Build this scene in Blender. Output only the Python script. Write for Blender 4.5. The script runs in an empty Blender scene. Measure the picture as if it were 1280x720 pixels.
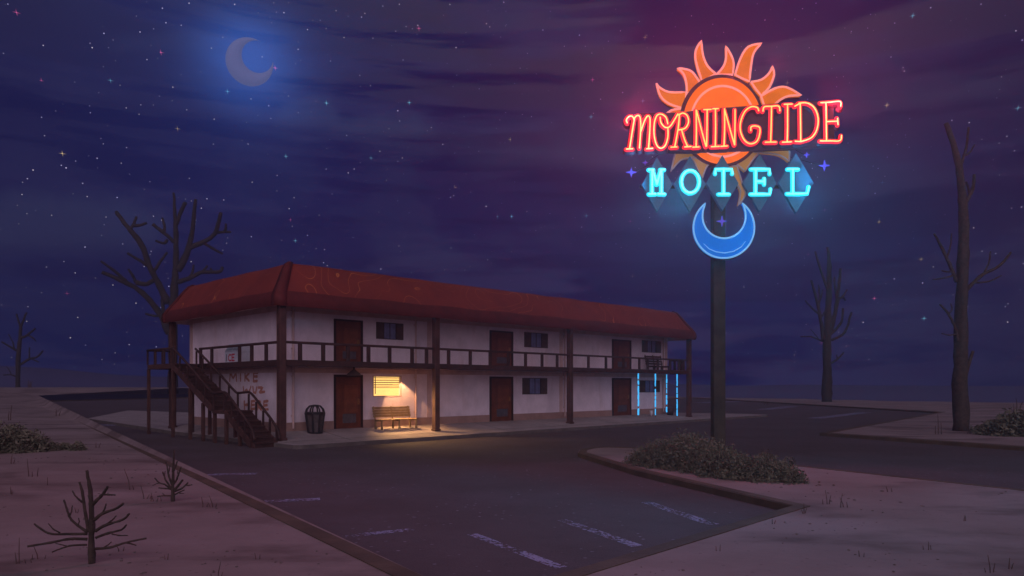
import bpy, bmesh, math, random
from mathutils import Vector, Matrix, noise as mnoise
from mathutils.geometry import delaunay_2d_cdt
R = math.radians
random.seed(7)
scene = bpy.context.scene
COL = scene.collection

# ------------------------------------------------------------------ camera
EYE, F, HY = 2.32, 918.0, 482.0
cd = bpy.data.cameras.new('camera'); cam = bpy.data.objects.new('camera', cd); COL.objects.link(cam)
cam.location = (0, 0, EYE); cam.rotation_euler = (R(90), 0, 0)
cd.sensor_width = 36; cd.lens = F / 1280 * 36; cd.shift_y = (HY - 360) / 1280
cd.clip_start = .1; cd.clip_end = 5000
scene.camera = cam
scene.view_settings.view_transform = 'Standard'; scene.view_settings.look = 'None'
scene.view_settings.exposure = 0; scene.view_settings.gamma = 1
scene.view_settings.use_curve_mapping = False
scene.cycles.max_bounces = 5; scene.cycles.diffuse_bounces = 2; scene.cycles.volume_bounces = 0
scene.cycles.use_denoising = True
scene.cycles.sample_clamp_indirect = 4
HAZE_DENSITY, HAZE_G = .0019, .58

# ------------------------------------------------------------------ node helper
class NT:
    def __init__(s, tree):
        s.t = tree; s.n = tree.nodes; s.l = tree.links
    def new(s, typ, ins=None, **props):
        n = s.n.new(typ)
        for k, v in props.items(): setattr(n, k, v)
        for k, v in (ins or {}).items(): s.set(n.inputs[k], v)
        return n
    def set(s, sock, v):
        if isinstance(v, bpy.types.NodeSocket): s.l.new(v, sock)
        elif isinstance(v, (tuple, list)) and sock.type == 'RGBA' and len(v) == 3: sock.default_value = (*v, 1)
        else: sock.default_value = v
    def m(s, op, a, b=0.0, c=0.0, clamp=False):
        n = s.new('ShaderNodeMath', operation=op, use_clamp=clamp)
        s.set(n.inputs[0], a); s.set(n.inputs[1], b); s.set(n.inputs[2], c)
        return n.outputs[0]
    def vm(s, op, a, b=(0, 0, 0)):
        n = s.new('ShaderNodeVectorMath', operation=op)
        s.set(n.inputs[0], a)
        if op == 'SCALE': s.set(n.inputs['Scale'], b)
        else: s.set(n.inputs[1], b)
        return n.outputs['Value'] if op in ('DOT_PRODUCT', 'LENGTH', 'DISTANCE') else n.outputs[0]
    def mix(s, f, a, b, blend='MIX'):
        n = s.new('ShaderNodeMix', data_type='RGBA', blend_type=blend)
        s.set(n.inputs[0], f); s.set(n.inputs[6], a); s.set(n.inputs[7], b)
        return n.outputs[2]
    def step(s, x, lo, hi, a=0.0, b=1.0, smooth=True):
        n = s.new('ShaderNodeMapRange', interpolation_type='SMOOTHSTEP' if smooth else 'LINEAR')
        s.set(n.inputs[0], x)
        for i, v in enumerate((lo, hi, a, b)): n.inputs[i + 1].default_value = v
        return n.outputs[0]
    def noise(s, vec, scale, detail=3, rough=.55):
        n = s.new('ShaderNodeTexNoise', {'Scale': scale, 'Detail': detail, 'Roughness': rough})
        s.set(n.inputs['Vector'], vec)
        return n.outputs[0]

# ------------------------------------------------------------------ night sky
w = bpy.data.worlds.new('World'); scene.world = w; w.use_nodes = True
k = NT(w.node_tree); k.n.clear()
d = k.new('ShaderNodeTexCoord').outputs['Generated']
sp = k.new('ShaderNodeSeparateXYZ', {0: d})
dx, dy, dz = sp.outputs
ramp = k.new('ShaderNodeValToRGB'); k.set(ramp.inputs[0], k.m('MULTIPLY', dz, 2.0, clamp=True))
els = ramp.color_ramp.elements
SKY = [(0, (.0030, .0055, .056)), (.22, (.0050, .0035, .060)), (.5, (.0090, .0052, .058)), (.72, (.021, .0150, .056)), (1, (.036, .0285, .054))]
els[0].position, els[0].color = SKY[0][0], (*SKY[0][1], 1)
els[1].position, els[1].color = SKY[-1][0], (*SKY[-1][1], 1)
for p_, c_ in SKY[1:-1]:
    e_ = els.new(p_); e_.color = (*c_, 1)
sky = ramp.outputs[0]
# long, flat streaks of thin cloud
st = k.new('ShaderNodeCombineXYZ', {0: k.m('MULTIPLY', dx, 1.7), 1: k.m('MULTIPLY', dy, 1.2), 2: k.m('MULTIPLY', dz, 22.0)}).outputs[0]
n1 = k.noise(st, 1.5, 5, .6)
sky = k.mix(k.m('MULTIPLY', k.step(n1, .47, .55), .95), sky, (.0040, .0004, .043))
st2 = k.new('ShaderNodeCombineXYZ', {0: k.m('ADD', k.m('MULTIPLY', dx, 2.2), 7.0), 1: dy, 2: k.m('MULTIPLY', dz, 13.0)}).outputs[0]
n2 = k.noise(st2, 1.6, 5, .6)
sky = k.mix(k.m('MULTIPLY', k.step(n2, .47, .60), .6), sky, (.028, .024, .088))
# soft heaps of cloud
n3 = k.noise(k.new('ShaderNodeCombineXYZ', {0: dx, 1: dy, 2: k.m('MULTIPLY', dz, 1.9)}).outputs[0], 5.5, 5, .5)
sky = k.mix(k.m('MULTIPLY', k.step(n3, .52, .60), .22), sky, (.027, .031, .092))
# a few rounded banks of pale cloud with flat undersides
tz = k.m('DIVIDE', dz, k.m('MAXIMUM', dy, .05)); tx = k.m('DIVIDE', dx, k.m('MAXIMUM', dy, .05))
wz = k.m('MULTIPLY', k.m('SUBTRACT', k.noise(d, 14.0, 5, .55), .5), .9)
for cpx, cpy, rx_, rz_, amt_ in ((75, 300, .17, .085, .75), (380, 150, .055, .040, .55), (480, 165, .075, .036, .5), (200, 60, .10, .030, .35), (700, 205, .16, .03, .3), (1180, 120, .16, .045, .3)):
    ex = k.m('DIVIDE', k.m('SUBTRACT', tx, (cpx - 640) / F), rx_); ez = k.m('DIVIDE', k.m('SUBTRACT', tz, (HY - cpy) / F), rz_)
    e2 = k.m('ADD', k.m('SQRT', k.m('ADD', k.m('MULTIPLY', ex, ex), k.m('MULTIPLY', ez, ez))), wz)
    blob = k.m('MULTIPLY', k.step(e2, .55, 1.0, 1, 0), k.step(ez, -.45, .15))
    sky = k.mix(k.m('MULTIPLY', k.m('MULTIPLY', blob, k.m('GREATER_THAN', dy, 0)), amt_), sky, (.040, .044, .108))
# bluer towards the moon's side, duller away from it
sky = k.mix(k.step(dx, .05, -.5, 0, .5), sky, (.004, .011, .064))
sky = k.mix(k.step(dx, .30, .62, 0, .45), sky, (.006, .0040, .024))
MOON = Vector(((312 - 640) / F, 1, (HY - 76) / F)).normalized()
md = k.vm('DOT_PRODUCT', d, tuple(MOON))
ang = k.m('ARCCOSINE', k.m('MINIMUM', md, 1.0))
wob = k.m('MULTIPLY', k.m('SUBTRACT', k.noise(st2, 3.0, 4), .5), .03)
angw = k.m('ADD', ang, wob)
h1 = k.m('POWER', 2.718, k.m('MULTIPLY', k.m('POWER', k.m('DIVIDE', angw, .054), 2.0), -1.0))
h2 = k.m('POWER', 2.718, k.m('MULTIPLY', k.m('POWER', k.m('DIVIDE', angw, .16), 2.0), -1.0))
sky = k.mix(1.0, sky, k.mix(h1, (0, 0, 0), (.026, .090, .340)), 'ADD')
sky = k.mix(1.0, sky, k.mix(h2, (0, 0, 0), (.003, .010, .050)), 'ADD')
# stars: many pin-pricks and a few coloured sparkles with four points
def star_layer(scale, size, keep, gain, cross):
    v = k.new('ShaderNodeTexVoronoi', {'Scale': scale, 'Randomness': 1.0}, voronoi_dimensions='3D', feature='F1')
    k.set(v.inputs['Vector'], d)
    c = k.new('ShaderNodeSeparateColor', {0: v.outputs['Color']})
    gate = k.m('GREATER_THAN', c.outputs[0], 1 - keep)
    if not cross:
        f = k.step(v.outputs['Distance'], 0, size, 1, 0)
        amt = k.m('MULTIPLY', k.m('MULTIPLY', f, gate), k.m('MULTIPLY', k.m('POWER', c.outputs[1], 2.2), gain))
        tint = k.mix(c.outputs[2], (.62, .58, 1.0), (1.0, .86, .80))
    else:
        pos = v.outputs['Position']
        df = k.vm('SUBTRACT', d, pos) if False else k.vm('SUBTRACT', d, pos)
        dist = v.outputs['Distance']
        s2 = k.new('ShaderNodeSeparateXYZ', {0: df}).outputs
        az = k.m('ABSOLUTE', s2[2]); ax = k.m('ABSOLUTE', s2[0])
        s = size
        core = k.step(k.vm('LENGTH', df), 0, s * .9, 1, 0)
        arm1 = k.m('MULTIPLY', k.step(ax, 0, s * .45, 1, 0), k.step(az, 0, s * 3.6, 1, 0))
        arm2 = k.m('MULTIPLY', k.step(az, 0, s * .45, 1, 0), k.step(ax, 0, s * 3.6, 1, 0))
        f = k.m('ADD', core, k.m('MULTIPLY', k.m('ADD', arm1, arm2), .55))
        amt = k.m('MULTIPLY', k.m('MULTIPLY', f, gate), k.m('ADD', k.m('MULTIPLY', c.outputs[1], gain), gain * .3))
        warm = k.mix(k.m('GREATER_THAN', c.outputs[2], .45), (.25, .75, 1.0), (1.0, .72, .30))
        tint = k.mix(k.m('GREATER_THAN', c.outputs[2], .80), warm, (1.0, .16, .42))
    up = k.step(dz, .01, .06)
    n = k.new('ShaderNodeVectorMath', {0: tint}, operation='SCALE'); k.set(n.inputs['Scale'], k.m('MULTIPLY', amt, up))
    return n.outputs[0]
sky = k.mix(1.0, sky, star_layer(150, .14, .5, 1.3, False), 'ADD')
sky = k.mix(1.0, sky, star_layer(70, .075, .40, 1.2, False), 'ADD')
sky = k.mix(1.0, sky, star_layer(18, .00105, .36, 1.0, True), 'ADD')
SKY_OUT = k.mix(k.step(dz, -.03, .004), (.006, .007, .03), sky)
bg = k.new('ShaderNodeBackground', {'Color': SKY_OUT, 'Strength': 1.0})
k.l.new(bg.outputs[0], k.new('ShaderNodeOutputWorld').inputs[0])

# ------------------------------------------------------------------ the moonlight: one weak, soft, violet sun
sd = bpy.data.lights.new('moonlight', 'SUN'); sd.energy = 1.6; sd.angle = R(85); sd.color = (1.0, .80, .92)
sun = bpy.data.objects.new('moonlight', sd); COL.objects.link(sun)
sun.rotation_euler = Vector((-.03, .90, -.42)).to_track_quat('-Z', 'Y').to_euler()

# ------------------------------------------------------------------ materials
MATS = {}
def material(name, base, rough=.8, var=.25, scale=3.0, bump=.2, bscale=None, base2=None, metal=0, extra=None, spec=.3, alpha=None):
    m = bpy.data.materials.new(name); m.use_nodes = True
    q = NT(m.node_tree); q.n.clear()
    tc = q.new('ShaderNodeTexCoord').outputs['Object']
    nz = q.noise(tc, scale, 6, .62)
    b2 = base2 or tuple(c * (1 - var * 1.6) for c in base)
    col = q.mix(q.step(nz, .32, .68), base, b2)
    fine = q.noise(tc, scale * 9, 3, .6)
    col = q.mix(q.m('MULTIPLY', q.step(fine, .45, .75), var), col, tuple(c * .6 for c in base))
    if extra: col = extra(q, tc, col)
    p = q.new('ShaderNodeBsdfPrincipled', {'Base Color': col, 'Roughness': rough, 'Metallic': metal, 'Specular IOR Level': spec})
    if bump:
        bn = q.new('ShaderNodeBump', {'Strength': bump, 'Distance': .03})
        q.set(bn.inputs['Height'], q.noise(tc, bscale or scale * 6, 5, .65))
        q.l.new(bn.outputs[0], p.inputs['Normal'])
    q.l.new(p.outputs[0], q.new('ShaderNodeOutputMaterial').inputs[0])
    MATS[name] = m
    return m
def glow(name, col, strength, base=None, var=0.0):
    m = bpy.data.materials.new(name); m.use_nodes = True
    q = NT(m.node_tree); p = q.n['Principled BSDF']
    p.inputs['Base Color'].default_value = (*(base or col), 1); p.inputs['Roughness'].default_value = .8; p.inputs['Specular IOR Level'].default_value = .1
    if var:
        tc = q.new('ShaderNodeTexCoord').outputs['Object']
        c = q.mix(q.m('MULTIPLY', q.step(q.noise(tc, 2.2, 4), .3, .7), var), col, tuple(x * .55 for x in col))
        q.set(p.inputs['Emission Color'], c)
    else: p.inputs['Emission Color'].default_value = (*col, 1)
    p.inputs['Emission Strength'].default_value = strength
    return m

def wood_grain(q, tc, col):                      # thin contour-like grain lines, as on the roof's boards
    stv = q.vm('MULTIPLY', tc, (.22, .22, .30))
    n = q.noise(stv, 1.1, 2, .45)
    fr = q.m('FRACT', q.m('MULTIPLY', n, 19.0))
    line = q.step(q.m('ABSOLUTE', q.m('SUBTRACT', fr, .5)), .0, .036, 1, 0)
    patch = q.step(q.noise(tc, .35, 2), .40, .58)
    return q.mix(q.m('MULTIPLY', q.m('MULTIPLY', line, patch), .85), col, (.50, .15, .045))
def asphalt_grit(q, tc, col):
    v = q.new('ShaderNodeTexVoronoi', {'Scale': 7.0}, feature='F1'); q.set(v.inputs['Vector'], tc)
    c = q.new('ShaderNodeSeparateColor', {0: v.outputs['Color']}).outputs[0]
    f = q.m('MULTIPLY', q.step(v.outputs['Distance'], .12, .26, 1, 0), q.m('GREATER_THAN', c, .78))
    clump = q.step(q.noise(tc, .5, 3), .40, .62)
    col = q.mix(q.m('MULTIPLY', q.m('MULTIPLY', f, clump), .4), col, (.40, .37, .50))
    crack = q.noise(q.vm('ADD', tc, (3, 1, 0)), .6, 6, .7)
    cr = q.step(q.m('ABSOLUTE', q.m('SUBTRACT', crack, .5)), .0, .004, 1, 0)
    return q.mix(q.m('MULTIPLY', cr, .6), col, (.02, .017, .018))
def slab_joints(q, tc, col):
    s = q.new('ShaderNodeSeparateXYZ', {0: tc}).outputs
    f = q.m('FRACT', q.m('DIVIDE', q.m('ADD', s[0], 40.0 - 2.9), 4.4))
    line = q.m('LESS_THAN', f, .012)
    g = q.m('FRACT', q.m('DIVIDE', q.m('ADD', s[1], 40.0 + .1), 4.4))
    line = q.m('MAXIMUM', line, q.m('LESS_THAN', g, .012))
    return q.mix(q.m('MULTIPLY', line, .8), col, (.05, .04, .04))
def stucco_stain(q, tc, col):
    s = q.vm('MULTIPLY', tc, (1.6, 1.6, .35))
    n = q.noise(s, 1.2, 5, .6)
    return q.mix(q.step(n, .5, .78, 0, .5), col, (.55, .40, .40))

M_stucco = material('stucco', (.80, .68, .76), .9, .10, 1.4, .25, 26, extra=stucco_stain)
M_trim = material('tan_stucco_trim', (.60, .42, .40), .9, .12, 2.0, .2, 26)
M_base = material('base_band', (.36, .22, .19), .9, .15, 1.6, .25, 22)
M_roof = material('red_roof', (.190, .029, .019), .8, .22, .7, .22, 9, base2=(.150, .022, .017), extra=wood_grain)
M_lip = material('roof_edge', (.105, .015, .014), .8, .2, 1.5, .25, 9)
M_wood = material('brown_timber', (.090, .040, .034), .75, .3, 2.5, .3, 20)
M_wood2 = material('dark_timber', (.060, .027, .024), .75, .3, 3, .3, 20)
M_frame = material('door_frame_paint', (.028, .011, .011), .6, .2, 4, .1)
M_door = material('red_brown_door', (.160, .042, .020), .55, .25, 3, .12)
M_panel = material('door_panel', (.200, .058, .026), .5, .25, 3, .1)
M_kick = material('kick_plate_metal', (.13, .12, .14), .45, .2, 6, .05, metal=.5)
M_brass = material('brass', (.35, .17, .06), .35, .2, 8, 0, metal=.7)
M_shutter = material('shutter_paint', (.095, .055, .045), .7, .25, 5, .15)
M_pane = material('blue_curtained_pane', (.17, .19, .38), .45, .25, 3, 0, spec=.6)
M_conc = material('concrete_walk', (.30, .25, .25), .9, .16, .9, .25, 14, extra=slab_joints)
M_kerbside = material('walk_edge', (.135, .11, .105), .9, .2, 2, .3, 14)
M_kerb = material('stained_kerb', (.105, .070, .048), .9, .25, 1.2, .35, 12)
M_asph = material('asphalt', (.084, .062, .070), .9, .25, .28, .45, 24, base2=(.066, .046, .048), extra=asphalt_grit)
def sand_patches(q, tc, col):
    st_ = q.vm('MULTIPLY', tc, (1, 1.9, 1))
    col = q.mix(q.step(q.noise(st_, .22, 5, .6), .48, .64, 0, .85), col, (.098, .066, .062))
    col = q.mix(q.step(q.noise(q.vm('ADD', st_, (9, 4, 0)), .12, 4, .55), .52, .64, 0, .55), col, (.285, .218, .226))
    v = q.new('ShaderNodeTexVoronoi', {'Scale': 9.0}, feature='F1'); q.set(v.inputs['Vector'], tc)
    c = q.new('ShaderNodeSeparateColor', {0: v.outputs['Color']}).outputs
    f = q.m('MULTIPLY', q.step(v.outputs['Distance'], .12, .26, 1, 0), q.m('GREATER_THAN', c[0], .86))
    return q.mix(q.m('MULTIPLY', f, .7), col, (.12, .08, .075))
M_sand = material('desert_sand', (.232, .174, .172), .95, .16, .5, .55, 7, base2=(.192, .140, .137), extra=sand_patches)
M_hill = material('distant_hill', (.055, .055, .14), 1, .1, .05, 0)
M_bark = material('dead_bark', (.070, .047, .040), .9, .35, 6, .7, 30)
M_bark_far = material('far_bark', (.034, .025, .020), .9, .35, 1.2, .6, 6)  # far copy of the bark, colour darkened to offset the haze veil
M_leaf = material('sage_leaves', (.150, .142, .098), .95, .08, .9, 0, base2=(.118, .110, .080))
M_twig = material('dry_stalk', (.105, .062, .055), .9, .3, 9, 0)
M_bin = material('bin_metal', (.030, .026, .030), .5, .2, 8, .05, metal=.3)
M_binp = material('bin_panel', (.100, .078, .080), .6, .3, 8, .1)
M_bench = material('bench_slats', (.30, .20, .10), .7, .25, 4, .2)
M_pole = material('sign_pole_paint', (.050, .042, .030), .9, .35, 2, .15)
M_lampm = material('lamp_enamel', (.13, .11, .115), .5, .2, 6, 0)
M_ice = material('ice_box_white', (.50, .53, .60), .5, .12, 4, 0)
M_icelid = material('ice_box_lid', (.30, .36, .42), .3, .2, 5, 0)
M_red = material('red_letter', (.42, .02, .05), .6, .1, 9, 0)
M_ink = material('ink_letter', (.06, .02, .04), .6, .1, 9, 0)
M_spray = material('spray_paint', (.40, .15, .10), .8, .2, 7, 0, base2=(.48, .22, .17))
M_cup = material('white_plastic', (.55, .52, .56), .5, .1, 9, 0)
M_bucket = material('dark_bucket', (.05, .03, .035), .5, .2, 9, 0)
def paint_wear(q, tc, col): return col
def worn_paint():
    m = bpy.data.materials.new('worn_line_paint'); m.use_nodes = True
    q = NT(m.node_tree); q.n.clear()
    tc = q.new('ShaderNodeTexCoord').outputs['Object']
    v = q.noise(tc, 15, 4, .7); u = q.noise(tc, 1.4, 3, .5)
    keep = q.m('GREATER_THAN', q.m('ADD', v, q.m('MULTIPLY', q.m('SUBTRACT', u, .5), .5)), .515)
    p = q.new('ShaderNodeBsdfPrincipled', {'Base Color': (.26, .25, .40), 'Roughness': .85})
    t = q.new('ShaderNodeBsdfTransparent')
    mx = q.new('ShaderNodeMixShader'); q.l.new(keep, mx.inputs[0]); q.l.new(t.outputs[0], mx.inputs[1]); q.l.new(p.outputs[0], mx.inputs[2])
    q.l.new(mx.outputs[0], q.new('ShaderNodeOutputMaterial').inputs[0])
    return m
M_line = worn_paint()
G_window = glow('lit_window', (1.0, .58, .17), 1.5, (.06, .04, .02))
G_orange = glow('sun_orange', (1.0, .16, .0), .95, (.18, .02, .0), .3)
G_ray = glow('ray_orange', (.86, .18, .0), .8, (.2, .03, .0), .45)
G_pink = glow('pink_outline', (.92, .27, .22), .85, (.4, .15, .13))
M_darkred = material('sign_dark_red', (.10, .018, .030), .6, .2, 3, 0)
G_raylow = glow('ray_low_tinted', (.42, .20, .035), .45, (.35, .2, .06), .3)  # ray orange dulled in colour for the cyan light on the lower rays
M_paleout = material('pale_outline', (.55, .50, .45), .6, .1, 3, 0)
M_maroon = material('sign_maroon', (.075, .018, .036), .55, .2, 2, 0)
G_red = glow('neon_red', (1.0, .018, .035), 1.0, (.3, .01, .01))
G_yellow = glow('neon_yellow', (1.0, .42, .06), 1.6, (.6, .4, .2))
M_diamond = material('diamond_blue', (.050, .19, .30), .5, .15, 2, 0)
G_cyan = glow('neon_cyan', (.02, .62, .74), 1.0, (.02, .4, .5))
G_white = glow('neon_white_core', (.10, .95, 1.0), 1.6, (.3, .7, .8))
G_blue = glow('moon_blue', (.0, .105, .50), .9, (.01, .12, .4), .25)
G_blue2 = glow('moon_outline', (.16, .42, .70), .8, (.1, .25, .5))
G_violet = glow('star_violet', (.09, .05, .42), .8, (.08, .05, .3))
G_string = glow('string_blue', (.05, .42, .85), 1.2, (.05, .3, .6))
G_moon = glow('moon_surface', (.100, .122, .30), 1.0, (.05, .05, .08), .35)

# ------------------------------------------------------------------ object helpers
def tag(o, label=None, cat=None, group=None, kind=None):
    if label: o['label'] = label
    if cat: o['category'] = cat
    if group: o['group'] = group
    if kind: o['kind'] = kind
    return o
def thing(name, label, cat, loc=(0, 0, 0), rz=0, group=None):
    o = bpy.data.objects.new(name, None); COL.objects.link(o)
    o.location = loc; o.rotation_euler = (0, 0, rz); o.empty_display_size = .2
    return tag(o, label, cat, group)
def obj(name, bm, mat, parent=None, smooth=False):
    me = bpy.data.meshes.new(name)
    bmesh.ops.recalc_face_normals(bm, faces=bm.faces)
    bm.to_mesh(me); bm.free()
    for p in me.polygons: p.use_smooth = smooth
    for m in (mat if isinstance(mat, (list, tuple)) else [mat]): me.materials.append(m)
    o = bpy.data.objects.new(name, me); COL.objects.link(o)
    if parent: o.parent = parent
    return o
def copy_tree(o, parent=None):
    c = o.copy(); COL.objects.link(c); c.parent = parent
    for ch in o.children: copy_tree(ch, c)
    return c
def box(bm, lo, hi, bevel=0.0):
    vs = [bm.verts.new((x, y, z)) for z in (lo[2], hi[2]) for y in (lo[1], hi[1]) for x in (lo[0], hi[0])]
    fs = [bm.faces.new([vs[i] for i in f]) for f in ((0, 2, 3, 1), (4, 5, 7, 6), (0, 1, 5, 4), (2, 6, 7, 3), (0, 4, 6, 2), (1, 3, 7, 5))]
    if bevel:
        bmesh.ops.bevel(bm, geom=list({e for f in fs for e in f.edges}), offset=bevel, segments=1, affect='EDGES')
    return vs
def bx(lo, hi, bevel=.01):
    bm = bmesh.new(); box(bm, lo, hi, bevel); return bm
def tube(bm, pts, radii, n=8, up=None, flat=1.0, round_caps=False, rough=0.0):
    """sweep an (elliptic) ring along pts; with `up` the ring's second axis is `up` scaled by flat"""
    pts = [Vector(p) for p in pts]; N = len(pts)
    if not hasattr(radii, '__len__'): radii = [radii] * N
    if round_caps and N > 1:
        a = (pts[0] - pts[1]).normalized(); b = (pts[-1] - pts[-2]).normalized()
        r0, r1 = radii[0], radii[-1]
        pts = [pts[0] + a * r0 * .95, pts[0] + a * r0 * .7] + pts + [pts[-1] + b * r1 * .7, pts[-1] + b * r1 * .95]
        radii = [r0 * .25, r0 * .72] + list(radii) + [r1 * .72, r1 * .25]; N = len(pts)
    rings = []; prev = None
    for i in range(N):
        t = (pts[min(i + 1, N - 1)] - pts[max(i - 1, 0)]).normalized()
        if up: y = Vector(up)
        else:
            if prev is None: prev = Vector((1, 0, 0)) if abs(t.x) < .8 else Vector((0, 1, 0))
            y = (prev - t * prev.dot(t)).normalized(); prev = y
        x = t.cross(y).normalized()
        rj = [1 + rough * (mnoise.noise(Vector((j * 1.7, i * .45, N * .37))) + .5 * random.uniform(-1, 1)) for j in range(n)]
        rings.append([bm.verts.new(pts[i] + x * (rj[j] * math.cos(2 * math.pi * j / n) * radii[i]) + y * (rj[j] * math.sin(2 * math.pi * j / n) * radii[i] * flat)) for j in range(n)])
    for a, b in zip(rings, rings[1:]):
        for j in range(n): bm.faces.new((a[j], a[(j + 1) % n], b[(j + 1) % n], b[j]))
    bm.faces.new(rings[0][::-1]); bm.faces.new(rings[-1])
def prism(bm, poly, y0, y1):
    """polygon in x-z given a depth in y"""
    a = [bm.verts.new((x, y0, z)) for x, z in poly]; b = [bm.verts.new((x, y1, z)) for x, z in poly]
    bm.faces.new(a); bm.faces.new(b[::-1])
    n = len(poly)
    for i in range(n): bm.faces.new((a[i], a[(i + 1) % n], b[(i + 1) % n], b[i]))
def smooth_line(pts, sub=4, closed=False):
    P = [Vector(p) for p in pts]; n = len(P); out = []
    rng = range(n if closed else n - 1)
    for i in rng:
        p0, p1, p2, p3 = (P[(i - 1) % n], P[i], P[(i + 1) % n], P[(i + 2) % n]) if closed else (P[max(i - 1, 0)], P[i], P[i + 1], P[min(i + 2, n - 1)])
        for j in range(sub):
            t = j / sub
            out.append(.5 * ((2 * p1) + (p2 - p0) * t + (2 * p0 - 5 * p1 + 4 * p2 - p3) * t * t + (3 * p1 - p0 - 3 * p2 + p3) * t ** 3))
    if not closed: out.append(P[-1])
    return out
def lathe(bm, prof, n=20, cx=0, cy=0):
    rings = [[bm.verts.new((cx + r * math.cos(2 * math.pi * j / n), cy + r * math.sin(2 * math.pi * j / n), z)) for j in range(n)] for r, z in prof]
    for a, b in zip(rings, rings[1:]):
        for j in range(n): bm.faces.new((a[j], a[(j + 1) % n], b[(j + 1) % n], b[j]))
    bm.faces.new(rings[0][::-1]); bm.faces.new(rings[-1])
def ground_at(px, py, z=.15):                    # the place on the ground that was surveyed from the photograph
    Y = (EYE - z) * F / (py - HY)
    return Vector(((px - 640) / F * Y, Y))

# ------------------------------------------------------------------ ground, lot, kerbs
LOT = [(-.35, 7.55), (-1.01, 8.41), (-67.7, 105), (-60, 133), (33, 133), (35.3, 60.6), (14.2, 33.9), (18.1, 26), (44, -26.5), (34, -22), (10.7, 15.4),
       (7.84, 20), (6.2, 23.0), (4.65, 25.6), (3.45, 26.2), (2.75, 25.9), (2.3, 25.0), (2.15, 23.9), (2.45, 22.4), (3.2, 18.9), (5.09, 13.34), (.46, 8.41)]
def inside(x, y, poly):
    c = False; n = len(poly)
    for i in range(n):
        (x1, y1), (x2, y2) = poly[i], poly[(i + 1) % n]
        if (y1 > y) != (y2 > y) and x < (x2 - x1) * (y - y1) / (y2 - y1) + x1: c = not c
    return c
def edge_dist(x, y, poly):
    b = 1e9; n = len(poly)
    for i in range(n):
        (x1, y1), (x2, y2) = poly[i], poly[(i + 1) % n]
        L = (x2 - x1) ** 2 + (y2 - y1) ** 2
        t = max(0, min(1, ((x - x1) * (x2 - x1) + (y - y1) * (y2 - y1)) / L))
        b = min(b, math.hypot(x - x1 - t * (x2 - x1), y - y1 - t * (y2 - y1)))
    return b
def ramp1(x, xs, ys):
    if x <= xs[0]: return ys[0]
    for a, b, p, q_ in zip(xs, xs[1:], ys, ys[1:]):
        if x <= b: return p + (q_ - p) * (x - a) / (b - a)
    return ys[-1]
def land_z(x, y):
    r = math.hypot(x, y); az = math.degrees(math.atan2(x, y))
    ed = edge_dist(x, y, LOT)
    n = mnoise.noise(Vector((x * .13, y * .13, 0))) * .10 + mnoise.noise(Vector((x * .5, y * .5, 3))) * .035
    z = .14 + n * min(1, max(0, ed - .3) / 3.0) * (1 if r < 60 else .6)
    ridge = ramp1(az, (-180, -60, -5, 14, 23, 33, 60, 180), (170, 180, 180, 175, 160, 128, 125, 170))
    rise = ramp1(az, (-60, -20, 0, 15), (1.9, 1.8, .6, -.5))
    t = max(0, min(1, (r - 105) / 45)); z += rise * t * t * (3 - 2 * t)
    if r > ridge: z -= (r - ridge) * .09
    return z
def build_ground():
    pts = [Vector(p) for p in LOT]; n = len(pts)
    # finer points along the lot's edge keep the ground level with the kerb
    rr = [2.0]
    while rr[-1] < 214: rr.append(rr[-1] * 1.055 + .1)
    for i, r in enumerate(rr):
        m = 150 if r > 4 else 40
        for j in range(m):
            a = 2 * math.pi * (j + .5 * (i % 2)) / m
            x, y = r * math.sin(a), r * math.cos(a)
            if inside(x, y, LOT) or edge_dist(x, y, LOT) < .3: continue
            pts.append(Vector((x, y)))
    pts.append(Vector((.3, -.4)))
    res = delaunay_2d_cdt(pts, [(i, (i + 1) % n) for i in range(n)], [], 0, 1e-5)
    bm = bmesh.new()
    vs = [bm.verts.new((v.x, v.y, land_z(v.x, v.y))) for v in res[0]]
    for f in res[2]:
        cx = sum(res[0][i].x for i in f) / len(f); cy = sum(res[0][i].y for i in f) / len(f)
        if not inside(cx, cy, LOT): bm.faces.new([vs[i] for i in f])
    tag(obj('ground', bm, M_sand, smooth=True), kind='structure')
build_ground()
bm = bmesh.new(); bm.faces.new([bm.verts.new((x, y, 0)) for x, y in LOT]); bmesh.ops.triangulate(bm, faces=bm.faces)
tag(obj('asphalt_lot', bm, M_asph), kind='structure')
def kerb(pts, width=.26, top=.152):
    """box section along pts; the lot lies on the left of the line"""
    P = [Vector(p) for p in pts]; N = len(P); bm = bmesh.new(); rings = []
    for i in range(N):
        t = (P[min(i + 1, N - 1)] - P[max(i - 1, 0)]).normalized()
        d1 = (P[i] - P[i - 1]).normalized() if i else t
        nrm = Vector((t.y, -t.x)); cs = max(.5, abs(Vector((d1.y, -d1.x)).dot(nrm)))
        o = P[i] + nrm * width / cs; a = P[i] - nrm * .004
        rings.append([bm.verts.new(v) for v in ((a.x, a.y, -.05), (a.x, a.y, top - .03), (*(a + nrm * .03), top), (o.x, o.y, top), (o.x, o.y, -.05))])
    for a, b in zip(rings, rings[1:]):
        for j in range(5): bm.faces.new((a[j], a[(j + 1) % 5], b[(j + 1) % 5], b[j]))
    bm.faces.new(rings[0]); bm.faces.new(rings[-1][::-1])
    tag(obj('kerb', bm, M_kerb), kind='structure')
def dens(pts, step=2.0):
    out = []
    for a, b in zip(pts, pts[1:]):
        a, b = Vector(a), Vector(b); m = max(1, int((b - a).length / step))
        out += [a.lerp(b, i / m) for i in range(m)]
    return out + [Vector(pts[-1])]
ccw = sum(LOT[i][0] * LOT[(i + 1) % len(LOT)][1] - LOT[(i + 1) % len(LOT)][0] * LOT[i][1] for i in range(len(LOT))) > 0
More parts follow.
